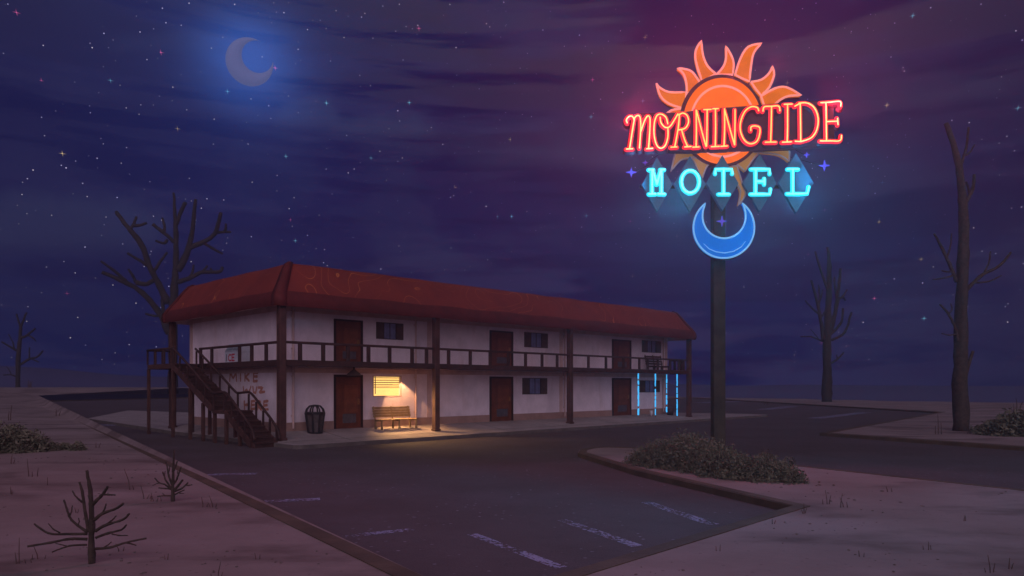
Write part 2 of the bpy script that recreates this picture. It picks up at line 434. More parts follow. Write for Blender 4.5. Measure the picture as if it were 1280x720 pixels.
def run(i, j):
    seg = LOT[i:j + 1]
    return seg if ccw else seg[::-1]
kerb(run(0, 2), .30); kerb(run(2, 4), 1.1); kerb(run(4, 5), .5); kerb(run(5, 6), .4); kerb(run(6, 8), .42); kerb(run(8, 9)); kerb(run(9, 10), .2); kerb(run(10, 12), .2)
last = LOT[12:] + [LOT[0]]
kerb(last if ccw else last[::-1], .27)
# parking lines: worn, speckled paint
for a, b, wd in (((121, 532), (166, 529.5), 1.5), ((255, 594), (322, 592), .32), ((330, 627), (400, 624), .26), ((428, 671), (516, 662), .17),
                 ((590, 668), (702, 710), .15), ((702, 650), (797, 683), .17), ((808, 628), (892, 656), .20), ((875, 503.5), (930, 501.5), 2.2), ((1018, 523), (1082, 515.5), .9), ((955, 512), (990, 508), 1.3)):
    A, B = ground_at(*a, 0), ground_at(*b, 0); t = (B - A).normalized(); nn = Vector((-t.y, t.x)) * wd * .6
    bm = bmesh.new(); bm.faces.new([bm.verts.new((*p, .006)) for p in (A - nn, B - nn, B + nn, A + nn)])
    tag(obj('parking_line', bm, M_line), kind='structure')
# distant hills, dark below the sky
bm = bmesh.new(); prev = None
for i in range(181):
    az = -180 + 2 * i
    px = 640 + F * math.tan(R(max(-80, min(80, az))))
    y = ramp1(px, (-600, 20, 70, 140, 240, 600, 900, 1300, 2000), (455, 462, 464, 470, 473, 477, 481, 483, 478))
    h = EYE + (HY - y) / F * 202 + mnoise.noise(Vector((i * .31, 0, 5))) * .5
    s, c = math.sin(R(az)), math.cos(R(az))
    col_ = [bm.verts.new((r * s, r * c, z)) for r, z in ((195, -10), (199, h * .75 - 3), (202, h), (212, h - 4), (218, -12))]
    if prev:
        for j in range(4): bm.faces.new((prev[j], prev[j + 1], col_[j + 1], col_[j]))
    prev = col_
tag(obj('hills', bm, M_hill, smooth=True), kind='structure')

# ------------------------------------------------------------------ the walk round the motel
BO = Vector((-8.85, 28.2)); BA = R(45)
def b2w(u, v): c = .70710678; return Vector((BO.x + c * (u - v), BO.y + c * (u + v)))
def w2b(x, y): c = .70710678; x -= BO.x; y -= BO.y; return (c * (x + y), c * (y - x))
WU0, WU1, WV0, WV1 = .8, 29.0, 1.6, 10.9             # the walls, in the motel's own axes
tipL = w2b(*ground_at(160, 513)); tipR = w2b(*ground_at(960, 518.5)); backR = w2b(*ground_at(930, 506))
WALK = [(-.30, -1.78), (-.12, -1.86)] + [(-.12 + (tipR[0] - .12) * t, -1.86 + (tipR[1] + 1.86) * t) for t in (.1, .2, .3, .4, .5, .6, .7, .8, .9, .97)] + [tipR, (tipR[0] + .6, tipR[1] + 1.2), (tipR[0] + .2, tipR[1] + 3.0), (36, 12), (30, 16), (14, 16), (11, 28), tipL, (.8, 28.0), (-.3, 12.5)] + [(-.4, v) for v in (10, 8, 6, 4, 2, 0)] + [(-.38, -1.6)]
def walk_z(u, v):
    dd = math.hypot(max(WU0 - u, 0, u - WU1), max(WV0 - v, 0, v - WV1))
    return .15 + .30 * max(0, 1 - dd / 2.4) if u >= WU0 - .01 else .15 + .30 * max(0, 1 - max(dd, (WU0 - u) * 2) / 2.4)
pts = [Vector(p) for p in WALK]; n = len(pts)
for i in range(-2, 90):
    for j in range(-4, 40):
        u, v = i * .5, j * .5 + .1
        if inside(u, v, WALK) and edge_dist(u, v, WALK) > .25: pts.append(Vector((u, v)))
res = delaunay_2d_cdt(pts, [(i, (i + 1) % n) for i in range(n)], [], 1, 1e-5)
bm = bmesh.new()
vs = [bm.verts.new((p.x, p.y, walk_z(p.x, p.y))) for p in res[0]]
for f in res[2]:
    cx = sum(res[0][i].x for i in f) / 3; cy = sum(res[0][i].y for i in f) / 3
    if inside(cx, cy, WALK): bm.faces.new([vs[i] for i in f])
for i in range(n):
    a, b = WALK[i], WALK[(i + 1) % n]
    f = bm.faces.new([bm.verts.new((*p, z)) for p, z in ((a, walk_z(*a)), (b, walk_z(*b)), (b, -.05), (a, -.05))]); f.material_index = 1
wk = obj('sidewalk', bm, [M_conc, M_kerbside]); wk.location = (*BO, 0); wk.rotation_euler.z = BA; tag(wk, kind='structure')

# ------------------------------------------------------------------ the motel
motel = thing('motel_building', 'two storey white stucco motel with a thick red roof and an upper gallery', 'motel', (*BO, 0), BA)
DECK0, DECK1, RAIL = 3.08, 3.32, 4.0
Z0, ZTOP = -.02, 5.62
doors = [((3.25, 1.46), (12.45, 1.72), (22.85, 2.0))] * 2
wins = [[(5.43, 1.51, 4.44, 5.2), (15.05, 1.9, 4.42, 5.24), (26.05, 2.2, 4.50, 5.28)], [(5.30, 1.5, 1.86, 2.72), (14.9, 2.0, 1.84, 2.74), (25.75, 2.35, 1.88, 2.66)]]
# front wall with real openings for the windows
opens = [(u, u + wd, a, b) for row in wins for (u, wd, a, b) in row]
def wall_face(bm, u0, u1, z0, z1, v, opens, reveal):
    us = sorted({u0, u1, *[o[0] for o in opens], *[o[1] for o in opens]}); zs = sorted({z0, z1, *[o[2] for o in opens], *[o[3] for o in opens]})
    V = {}
    def vert(u, z):
        if (u, z) not in V: V[u, z] = bm.verts.new((u, v, z))
        return V[u, z]
    for a, b in zip(us, us[1:]):
        for c, e in zip(zs, zs[1:]):
            if any(o[0] <= a and b <= o[1] and o[2] <= c and e <= o[3] for o in opens): continue
            bm.faces.new((vert(a, c), vert(b, c), vert(b, e), vert(a, e)))
    for a, b, c, e in opens:
        q4 = [(a, c), (b, c), (b, e), (a, e)]
        for (p, q_) in zip(q4, q4[1:] + q4[:1]):
            bm.faces.new([bm.verts.new(x) for x in ((p[0], v, p[1]), (q_[0], v, q_[1]), (q_[0], v + reveal, q_[1]), (p[0], v + reveal, p[1]))])
bm = bmesh.new()
wall_face(bm, WU0, WU1, Z0, ZTOP, WV0, opens, .2)
for quad in (((WU0, WV0), (WU0, WV1)), ((WU0, WV1), (WU1, WV1)), ((WU1, WV1), (WU1, WV0))):
    (a, b), (c, e) = quad
    bm.faces.new([bm.verts.new(x) for x in ((a, b, Z0), (c, e, Z0), (c, e, ZTOP), (a, b, ZTOP))])
wall = obj('wall', bm, M_stucco, motel)
# base band, pilasters and string courses, each a little proud of the stucco
def strip_front(bm, u0, u1, z0, z1, t): box(bm, (u0, WV0 - t, z0), (u1, WV0 + .02, z1))
def strip_left(bm, v0, v1, z0, z1, t): box(bm, (WU0 - t, v0, z0), (WU0 + .02, v1, z1))
bm = bmesh.new()
ed = [WU0 - .03] + [x for u, wd in doors[1] for x in (u, u + wd)] + [WU1 + .03]
for a, b in zip(ed[::2], ed[1::2]): strip_front(bm, a, b, .05, .80, .03)
box(bm, (WU0 - .03, WV0 + .02, .05), (WU0 + .02, WV1 + .03, .80)); box(bm, (WU1 - .02, WV0 + .02, .05), (WU1 + .03, WV1, .80))
obj('base_band', bm, M_base, motel)
bm = bmesh.new()
for zz in ((.80, DECK0), (DECK1, 5.60)):
    for u in (WU0 - .02, 8.35, 17.95, 28.75): strip_front(bm, u, u + .27, zz[0], zz[1], .022)
    strip_left(bm, WV0 + .02, WV0 + .35, zz[0], zz[1], .020); strip_left(bm, WV1 - .35, WV1, zz[0], zz[1], .020)
    for (a, b) in ((WU0 + .25, 8.35), (8.62, 17.95), (18.22, 28.75)): strip_front(bm, a, b, zz[1] - .22, zz[1], .018)
    strip_left(bm, WV0 + .35, WV1 - .35, zz[1] - .22, zz[1], .016)
obj('trim', bm, M_trim, motel)
for u in (1.32, 7.62, 18.35, 28.45):
    for z0, z1 in ((.55, DECK0), (DECK1, 5.55)):
        bm = bmesh.new(); tube(bm, [(u, WV0 - .075, z0), (u, WV0 - .075, z1)], .045, 10)
        for zz in (z0 + .5, z1 - .4): box(bm, (u - .07, WV0 - .05, zz), (u + .07, WV0 + .01, zz + .05))
        obj('downspout', bm, M_trim, motel, False)

# mansard roof: swept loops, slightly uneven like old boards
OV = .36
prof = [(.06, 5.46), (OV, 5.36), (OV + .05, 5.50), (OV + .02, 5.72), (OV - .10, 5.95), (-.05, 6.40), (-.32, 6.85), (-.50, 7.10), (-.68, 7.20), (-1.5, 7.24)]
U0, U1, V0, V1 = 0, 29.0, 0, 10.9
def roof_loop(o, z, jit=True):
    out = []; corners = [(U0 - o, V0 - o), (U1 + o, V0 - o), (U1 + o, V1 + o), (U0 - o, V1 + o)]
    for i in range(4):
        a, b = Vector(corners[i]), Vector(corners[(i + 1) % 4]); m = 60 if i % 2 == 0 else 24
        for j in range(m):
            p = a.lerp(b, j / m)
            dz_ = (mnoise.noise(Vector((p.x * .55, p.y * .55, z))) * .045) if jit else 0
            out.append((p.x, p.y, z + dz_))
    return out
bm = bmesh.new(); rings = [[bm.verts.new(p) for p in roof_loop(o, z)] for o, z in prof[1:]]
for i, (a, b) in enumerate(zip(rings, rings[1:])):
    for j in range(len(a)):
        f = bm.faces.new((a[j], a[(j + 1) % len(a)], b[(j + 1) % len(a)], b[j])); f.material_index = 1 if i < 3 else 0
bm.faces.new(rings[-1])
roof = obj('roof', bm, [M_roof, M_lip], motel, True)
bm = bmesh.new()
lo = roof_loop(OV + .004, 5.358); hi = [(min(max(p[0], WU0), WU1), min(max(p[1], WV0), WV1), ZTOP - .01) for p in lo]
va = [bm.verts.new(p) for p in lo]; vb = [bm.verts.new(p) for p in hi]
for j in range(len(va)):
    try: bm.faces.new((va[j], va[(j + 1) % len(va)], vb[(j + 1) % len(va)], vb[j]))
    except ValueError: pass
bmesh.ops.remove_doubles(bm, verts=bm.verts, dist=.001)
obj('soffit', bm, M_trim, roof)
for (cu, cv) in ((U0, V0), (U1, V0), (U0, V1)):
    su = 1 if cu == U0 else -1; sv = 1 if cv == V0 else -1
    bm = bmesh.new(); rg = []
    for i, (o, z) in enumerate(prof[1:9]):
        hw = ramp1(i, (0, 2, 7), (.44, .42, .20)); p = o + .035
        e0 = Vector((cu - su * p, cv - sv * p, z + .03))
        rg.append([bm.verts.new(e0 + Vector((su * hw, 0, 0)) + Vector((0, sv * .035, 0))), bm.verts.new(e0 + Vector((su * hw, 0, 0))), bm.verts.new(e0 + Vector((su * .02, sv * .02, .03))), bm.verts.new(e0 + Vector((0, sv * hw, 0))), bm.verts.new(e0 + Vector((su * .035, sv * hw, 0)))])
    for a, b in zip(rg, rg[1:]):
        for j in range(4): bm.faces.new((a[j], a[j + 1], b[j + 1], b[j]))
    obj('hip_cap', bm, M_lip, roof, True)

# gallery deck with its fascia beam
bm = bmesh.new(); box(bm, (.06, .06, DECK0 + .04), (29.3, WV0, DECK1 - .02)); box(bm, (.06, WV0, DECK0 + .04), (WU0, V1, DECK1 - .02))
deck = obj('gallery_deck', bm, M_trim, motel)
bm = bmesh.new()
box(bm, (-.06, -.07, DECK0), (29.36, .06, DECK1), .012); box(bm, (-.06, .06, DECK0), (.06, V1 + .06, DECK1), .012); box(bm, (29.3, .06, DECK0), (29.36, WV0, DECK1), .012)
obj('fascia_beam', bm, M_wood2, deck)
# posts
POSTS = [(0, 0), (7.6, 0), (17.0, 0), (29.15, 0), (0, 11.0)]
for (u, v) in POSTS:
    zb = walk_z(u, v) - .01
    bm = bmesh.new(); box(bm, (u - .135, v - .135, zb), (u + .135, v + .135, 5.44), .02)
    box(bm, (u - .165, v - .165, zb), (u + .165, v + .165, zb + .10), .012)
    obj('post', bm, M_wood, motel)
# railing: top rail in lengths, balusters as sub-parts
def railing(pts, spots):
    (u0, v0), (u1, v1) = pts
    bm = bmesh.new()
    if v0 == v1: box(bm, (u0, v0 - .06, RAIL - .05), (u1, v0 + .06, RAIL + .05), .015)
    else: box(bm, (u0 - .06, v0, RAIL - .05), (u0 + .06, v1, RAIL + .05), .015)
    r = obj('railing', bm, M_wood2, motel)
    for s in spots:
        u, v = (s, v0) if v0 == v1 else (u0, s)
        a = random.uniform(-.03, .03)
        bm = bmesh.new(); box(bm, (u - .075, v - .05, DECK1 - .01), (u + .075, v + .05, RAIL - .048), .01) if v0 == v1 else box(bm, (u - .05, v - .075, DECK1 - .01), (u + .05, v + .075, RAIL - .048), .01)
        obj('baluster', bm, M_wood2, r)
railing([(.14, 0), (7.46, 0)], [.78, 1.8, 2.95, 3.95, 5.03, 6.24, 7.05])
railing([(7.74, 0), (16.86, 0)], [8.35, 9.7, 11.0, 12.25, 13.5, 14.75, 15.95])
railing([(17.14, 0), (29.0, 0)], [18.6, 20.2, 21.9, 23.5, 24.4, 25.5, 26.9, 27.9, 28.5])
railing([(0, .14), (0, 7.7)], [1.25, 2.5, 3.62, 6.4, 7.62])
railing([(29.15, .14), (29.15, 1.5)], [.6, 1.1])

# doors: one built, the others copied
def make_door():
    d0 = obj('door', bx((.10, -.02, 0), (1.36, .0, 2.12), .004), M_door, motel)
    bm = bmesh.new(); box(bm, (0, -.05, 0), (.10, .0, 2.22), .005); box(bm, (1.36, -.05, 0), (1.46, 0, 2.22), .005); box(bm, (.10, -.05, 2.12), (1.36, 0, 2.22), .005)
    obj('door_frame', bm, M_frame, d0)
    bm = bmesh.new(); box(bm, (.50, -.032, .62), (1.20, -.019, 1.78), .006); obj('door_panel', bm, M_panel, d0)
    obj('kick_plate', bx((.42, -.040, .22), (1.10, -.031, .60), .003), M_kick, d0)
    bm = bmesh.new(); box(bm, (1.16, -.048, .98), (1.27, -.019, 1.22), .006); tube(bm, [(1.215, -.04, 1.08), (1.215, -.085, 1.08), (1.215, -.10, 1.08)], [.02, .045, .03], 10)
    obj('handle', bm, M_brass, d0)
    return d0
proto = make_door(); first = True
for row, z in ((0, DECK1 - .015), (1, .455)):
    for (u, wd) in doors[row]:
        o = proto if first else copy_tree(proto, motel)
        first = False
        o.location = (u, WV0 - .004, z); o.scale = (wd / 1.46, 1, (1.9 / 2.22) if row == 0 else 1.055)
# windows: shutters on both sides and a curtained pane between; one ground floor window is lit behind its blind
def make_window():
    f = bmesh.new()
    box(f, (.40, -.03, .0), (1.11, .05, .03)); box(f, (.40, -.03, .77), (1.11, .05, .80)); box(f, (.40, -.028, .03), (.43, .05, .77)); box(f, (1.08, -.028, .03), (1.11, .05, .77)); box(f, (.74, -.026, .03), (.765, .0, .77))
    o = obj('window', f, M_frame, motel)
    for x in (0, 1.11):
        bm = bmesh.new(); box(bm, (x, -.03, 0), (x + .40, .02, .80), .006)
        for i in range(9): box(bm, (x + .05, -.040, .07 + i * .077), (x + .35, -.029, .115 + i * .077))
        obj('shutter', bm, M_shutter, o)
    bm = bmesh.new(); n_ = 24
    vs_ = [[bm.verts.new((.41 + .69 * i / n_, -.002 + .010 * math.sin(i * 1.4), z)) for z in (.0, .80)] for i in range(n_ + 1)]
    for a, b in zip(vs_, vs_[1:]): bm.faces.new((a[0], b[0], b[1], a[1]))
    obj('pane', bm, M_pane, o, True)
    return o
wp = make_window(); first = True
for row in (0, 1):
    for i, (u, wd, a, b) in enumerate(wins[row]):
        if row == 1 and i == 0: continue
        o = wp if first else copy_tree(wp, motel); first = False
        o.location = (u, WV0, a); o.scale = (wd / 1.51, 1, (b - a) / .80)
u, wd, a, b = wins[1][0]
bm = bmesh.new()
for lo_, hi_ in (((u - .03, WV0 - .012, a - .05), (u + wd + .05, WV0 + .06, a)), ((u - .05, WV0 - .012, b), (u + wd + .05, WV0 + .06, b + .05)), ((u - .05, WV0 - .012, a), (u, WV0 + .06, b)), ((u + wd, WV0 - .012, a), (u + wd + .05, WV0 + .06, b))): box(bm, lo_, hi_)
lw = obj('window', bm, M_trim, motel); lw['label'] = 'lit window glowing warm yellow behind half lowered blinds'
obj('pane', bx((u, WV0 + .14, a), (u + wd, WV0 + .16, b), 0), G_window, lw)
M_blind = material('blind_slat', (.10, .045, .018), .7, .2, 6, 0)
for i in range(5):
    z = b - .03 - i * .105
    obj('blind_slat', bx((u + .01, WV0 + .085, z - .035), (u + wd - .01, WV0 + .12, z), .003), M_blind, lw)
obj('blind_cord', bx((u + .12, WV0 + .07, a + .08), (u + .16, WV0 + .083, b), .002), M_blind, lw)
# sprayed writing on the end wall, as on the photograph
G = [((135, 375), (140, 300), (165, 350), (190, 300), (195, 370)), ((230, 312), (230, 370)), ((270, 300), (268, 370)), ((305, 303), (272, 340), (305, 372)), ((345, 300), (343, 375)), ((345, 300), (378, 298)), ((345, 335), (375, 333)), ((343, 375), (376, 374)),
     ((253, 428), (260, 482), (284, 450), (302, 484), (320, 425)), ((338, 428), (342, 475), (362, 482), (373, 430)), ((387, 432), (425, 433), (393, 478), (440, 470)),
     ((262, 558), (265, 624)), ((298, 552), (300, 624)), ((264, 590), (299, 588)), ((325, 560), (322, 626)), ((325, 558), (355, 553)), ((325, 590), (350, 588)), ((322, 626), (354, 623)),
     ((378, 628), (377, 553), (404, 560), (405, 582), (378, 594), (412, 632)), ((435, 560), (432, 630)), ((435, 558), (470, 553)), ((435, 592), (463, 590)), ((432, 630), (472, 628))]
def on_left_wall(px, py):
    c = .70710678; r = (px - 640) / F
    v = (BO.x + c * WU0 - r * (BO.y + c * WU0)) / (c * (1 + r)); Y = BO.y + c * (WU0 + v)
    return v, EYE + (HY - py) / F * Y
for word, part_ in (('MIKE', G[:8]), ('WUZ', G[8:11]), ('HERE', G[11:])):
    bm = bmesh.new()
    for i, stroke in enumerate(part_):
        P = []
        for (x, y) in stroke:
            v, z = on_left_wall(268 + x / 7.0, 422 + y / 7.2); P.append((v, z - .08))
        Q = dens(P, .08)
        tube(bm, [(WU0 - .006 - .0004 * i, q_[0] + random.uniform(-.006, .006), q_[1] + random.uniform(-.006, .006)) for q_ in Q], [random.uniform(.050, .064) for _ in Q], 8, up=(1, 0, 0), flat=.05, round_caps=True)
    g_ = obj('graffiti', bm, M_spray, motel); g_['label'] = 'rust coloured hand sprayed word ' + word

# ------------------------------------------------------------------ outside staircase
stair = thing('staircase', 'dark timber outside staircase climbing along the end wall to the gallery', 'staircase', (*BO, 0), BA)
SU0, SU1 = -1.22, -.20
def flight(v0, z0, v1, z1, n):
    for i in range(n):
        t0 = i / n; va = v0 + (v1 - v0) * t0; vb = v0 + (v1 - v0) * (i + 1) / n; z = z0 + (z1 - z0) * (i + 1) / n
        bm = bmesh.new(); box(bm, (SU0 + .03, min(va, vb) - .03, z - .06), (SU1 - .03, max(va, vb), z), .008); box(bm, (SU0 + .05, min(va, vb), z - (z1 - z0) / n - .03), (SU1 - .05, min(va, vb) + .035, z - .061))
        obj('tread', bm, M_wood2, stair)
    for u in (SU0, SU1 - .05):
        bm = bmesh.new()
        P = [(v0 - .12, z0 - .04 if z0 > .1 else -.02), (v0 + .25, z0 - .04 if z0 > .1 else -.02), (v1, z1 - .24), (v1, z1 + .02), (v0 - .05, z0 + .14)]
        a = [bm.verts.new((u, p[0], p[1])) for p in P]; b = [bm.verts.new((u + .05, p[0], p[1])) for p in P]
        bm.faces.new(a); bm.faces.new(b[::-1])
        for i in range(5): bm.faces.new((a[i], a[(i + 1) % 5], b[(i + 1) % 5], b[i]))
        obj('stringer', bm, M_wood, stair)
flight(-.15, 0, 2.25, 1.33, 7); flight(3.45, 1.33, 7.75, 3.30, 11)
obj('landing', bx((SU0, 2.22, 1.19), (SU1, 3.48, 1.326), .01), M_wood, stair)
bm = bmesh.new(); box(bm, (SU0 + .05, 7.75, DECK0 + .01), (-.07, 11.0, DECK1 - .004), .01); obj('landing', bm, M_wood, stair)
def handrail(P, r=.05):
    bm = bmesh.new(); tube(bm, [Vector(p) for p in P], r, 8); return obj('handrail', bm, M_wood2, stair, True)
def spindle(par, u, v, z0, z1):
    obj('baluster', bx((u - .035, v - .035, z0), (u + .035, v + .035, z1), .006), M_wood2, par)
def stair_z(v): return ramp1(v, (-.15, 2.25, 3.45, 7.75), (0, 1.33, 1.33, 3.30))
for u in (SU1, SU0 + .02):
    hi_ = .72
    P = smooth_line([(u, 7.70, 4.0), (u, 6.6, stair_z(6.6) + hi_ + .02), (u, 5.0, stair_z(5) + hi_), (u, 3.7, stair_z(3.6) + hi_), (u, 3.3, 1.33 + hi_ - .03), (u, 2.6, 1.33 + hi_), (u, 2.1, 1.33 + hi_ - .06), (u, 1.0, stair_z(1) + hi_), (u, .3, stair_z(.3) + hi_ - .04), (u, -.1, .60), (u, -.24, .28)], 4)
    h = handrail(P)
    for v in (0, .55, 1.1, 1.7, 2.35, 3.35, 4.2, 5.1, 6.0, 6.9, 7.6): spindle(h, u, v, stair_z(v) - .05, stair_z(v) + hi_ - .07)
bm = bmesh.new(); tube(bm, [(SU0 + .05, 7.72, 4.0), (SU0 + .05, 11.0, 4.0), (-.1, 11.0, 4.0)], .05, 8); h = handrail([(SU0 + .05, 7.72, 4.0), (SU0 + .05, 11.0, 4.0)]); bm.free()
for v in (7.8, 8.8, 9.9, 10.95): spindle(h, SU0 + .05, v, DECK1 - .01, 3.96)
h = handrail([(SU0 + .05, 10.95, 4.0), (-.12, 10.95, 4.0)])
for u in (-.85, -.5): spindle(h, u, 10.95, DECK1 - .01, 3.96)
for u, v, zt in ((SU0 + .08, 10.9, DECK0 + .02), (SU0 + .08, 7.85, DECK0 + .02), (-.28, 7.85, DECK0 + .02), (SU0 + .08, 5.9, 2.2), (-.30, 5.9, 2.2), (SU0 + .08, 4.55, 1.6), (SU0 + .08, 3.4, 1.2), (-.28, 3.4, 1.2), (SU0 + .08, 2.3, 1.2), (-.28, 2.3, 1.2), (SU0 + .08, 1.1, .62), (-.28, 1.1, .62)):
    obj('leg', bx((u - .065, v - .065, -.005), (u + .065, v + .065, zt), .012), M_wood, stair)

# ------------------------------------------------------------------ things about the motel
def at_motel(u, v, z): p = b2w(u, v); return (p.x, p.y, z)
# wire-domed litter bin
t = thing('litter_bin', 'black litter bin with tapered panels and an open domed top by the first door', 'bin', at_motel(1.98, .95, walk_z(1.98, .95)), BA)
bm = bmesh.new()
lathe(bm, [(.26, 0), (.28, .04), (.38, .80), (.36, .80), (.26, .06)], 8); obj('bin_body', bm, M_binp, t)
bm = bmesh.new()
for j in range(8):
    a = 2 * math.pi * j / 8
    c, s = math.cos(a), math.sin(a)
    tube(bm, [(.275 * c, .275 * s, .0), (.395 * c, .395 * s, .82), (.35 * c, .35 * s, .98), (.22 * c, .22 * s, 1.12)], [.035, .035, .03, .03], 6)
lathe(bm, [(.36, .78), (.405, .78), (.405, .86), (.36, .86)], 16); lathe(bm, [(.26, -.005), (.30, -.005), (.30, .06), (.26, .06)], 16)
obj('rib_frame', bm, M_bin, t)
bm = bmesh.new(); lathe(bm, [(.04, 1.10), (.25, 1.09), (.25, 1.13), (.12, 1.16), (.03, 1.17)], 16); obj('lid', bm, M_bin, t)
# slatted bench under the lit window
def make_bench(name, label, cat, loc, rz, mat, L=2.0, seat=.45, back=.98, sc=1):
    t = thing(name, label, cat, loc, rz)
    s = bmesh.new()
    for i in range(4): box(s, (-L / 2, -.52 + i * .13, seat - .04), (L / 2, -.41 + i * .13, seat), .008)
    obj('seat', s, mat, t)
    s = bmesh.new()
    for i in range(4):
        z = seat + .08 + i * (back - seat - .06) / 4; y = .06 + i * .03
        box(s, (-L / 2, y, z), (L / 2, y + .03, z + .11), .006)
    obj('backrest', s, mat, t)
    for x in (-L / 2 + .08, 0, L / 2 - .08):
        s = bmesh.new(); box(s, (x - .035, -.50, 0), (x + .035, -.43, seat - .04), .006); box(s, (x - .035, -.02, 0), (x + .035, .05, seat - .04), .006); box(s, (x - .03, -.50, seat - .1), (x + .03, .05, seat - .041)); 
        tube(s, [(x, .04, seat - .05), (x, .19, back + .03)], .03, 6)
        obj('leg', s, mat, t)
    return t
make_bench('bench', 'slatted wooden bench standing below the lit window', 'bench', at_motel(6.02, 1.10, walk_z(6.0, 1.0)), BA, M_bench, 2.05)
make_bench('bench', 'dark slatted bench on the upper gallery behind the railing, near the far corner', 'bench', at_motel(26.75, 1.05, DECK1 - .02), BA, M_wood2, 1.9, .30, .98)
# enamel shade lamp above the first door (unlit)
t = thing('hanging_lamp', 'unlit conical enamel lamp hanging above the first ground floor door', 'lamp', at_motel(3.98, 1.15, 2.76), BA)
bm = bmesh.new(); lathe(bm, [(.30, .0), (.31, .02), (.26, .10), (.12, .20), (.07, .26), (.05, .26), (.10, .19), (.24, .08), (.28, .0)], 24); obj('lamp_shade', bm, M_lampm, t, True)
bm = bmesh.new(); tube(bm, [(0, 0, .25), (0, 0, .36)], .04, 10); obj('stem', bm, M_bin, t)
bm = bmesh.new(); bmesh.ops.create_uvsphere(bm, u_segments=12, v_segments=8, radius=.07, matrix=Matrix.Translation((0, 0, .07))); obj('bulb', bm, M_cup, t, True)
# ice box on the gallery
t = thing('ice_box', 'white ice chest with red ICE lettering on the gallery behind the railing', 'ice chest', at_motel(.46, 4.72, DECK1 - .02), BA)
obj('cabinet', bx((-.30, -.72, 0), (.30, .72, .50), .02), M_ice, t)
bm = bmesh.new()
P = [(-.30, .50), (.30, .50), (.30, .84), (-.10, .84)]
a = [bm.verts.new((x, -.72, z)) for x, z in P]; b = [bm.verts.new((x, .72, z)) for x, z in P]
bm.faces.new(a); bm.faces.new(b[::-1])
for i in range(4): bm.faces.new((a[i], a[(i + 1) % 4], b[(i + 1) % 4], b[i]))
obj('hood', bm, M_ice, t)
for y in (-.62, .04):
    bm = bmesh.new(); n_ = Vector((-.34, 0, .20)).normalized() * .008
    q4 = [(-.275, y, .545), (-.275, y + .58, .545), (-.125, y + .58, .80), (-.125, y, .80)]
    va_ = [bm.verts.new(Vector(p) + n_) for p in q4]; vb_ = [bm.verts.new(Vector(p) - n_) for p in q4]
    bm.faces.new(va_); bm.faces.new(vb_[::-1])
    for i in range(4): bm.faces.new((va_[i], va_[(i + 1) % 4], vb_[(i + 1) % 4], vb_[i]))
    obj('lid', bm, M_icelid, t)
def ice_strokes(strokes, m):
    bm = bmesh.new()
    for i, s in enumerate(strokes): tube(bm, [(-.305 - .0005 * i, y, z) for y, z in s], .036, 8, up=(1, 0, 0), flat=.1, round_caps=True)
    obj('lettering', bm, m, t)
ice_strokes([[(.52, .10), (.52, .36)]], M_ink)
ice_strokes([[(.08, .34), (.22, .36), (.32, .28), (.33, .18), (.24, .10), (.08, .11)], [(-.02, .10), (-.02, .36)], [(-.02, .36), (-.26, .36)], [(-.02, .23), (-.22, .23)], [(-.02, .10), (-.26, .10)]], M_red)
# glowing light strings that hang from the gallery
STR = [(23.55, .10, .55, 'leftmost blue light string hanging from the gallery, beside the last door'), (25.2, -.02, .32, 'blue light string hanging in front of the last shuttered window'),
       (26.95, .30, .62, 'blue light string hanging at the edge of the white end wall'), (27.9, .12, .36, 'blue light string hanging closest to the last post')]
for u, v, z0, lb in STR:
    t = thing('light_string', lb, 'light string', at_motel(u, v, DECK0 + .01), BA, 'blue light strings under the gallery')
    bm = bmesh.new(); tube(bm, [(0, 0, 0), (.01, 0, -1.2), (0, 0, z0 - DECK0)], .018, 6); obj('cable', bm, M_ink, t)
    z = -.06
    while z > z0 - DECK0 + .12:
        L = random.uniform(.10, .42); L = min(L, z - (z0 - DECK0))
        bm = bmesh.new(); tube(bm, [(random.uniform(-.012, .012), 0, z), (random.uniform(-.015, .015), 0, z - L * .5), (random.uniform(-.012, .012), 0, z - L)], random.choice((.045, .05, .055)) if u < 25 else random.choice((.03, .038, .045)), 8, round_caps=True)
        obj('light_segment', bm, G_string, t, True)
        z -= L + random.choice((.06, .10, .16, .22))
t = thing('plastic_cup', 'small white plastic cup left on the walk near the blue light strings', 'cup', at_motel(26.1, .9, walk_z(26.1, .9)))
bm = bmesh.new(); lathe(bm, [(.08, 0), (.11, .34), (.10, .34), (.075, .02)], 14); obj('cup_body', bm, M_cup, t, True)
bm = bmesh.new(); lathe(bm, [(.10, .33), (.12, .335), (.12, .36), (.10, .36)], 14); obj('rim', bm, M_cup, t)
t = thing('bucket', 'small dark bucket at the far end of the walk', 'bucket', at_motel(28.3, .9, walk_z(28.3, .9)))
bm = bmesh.new(); lathe(bm, [(.20, 0), (.27, .42), (.25, .42), (.19, .03)], 16); obj('bucket_body', bm, M_bucket, t, True)
bm = bmesh.new(); tube(bm, [(-.26, 0, .41), (-.2, 0, .56), (0, 0, .62), (.2, 0, .56), (.26, 0, .41)], .012, 6); obj('handle', bm, M_bucket, t)

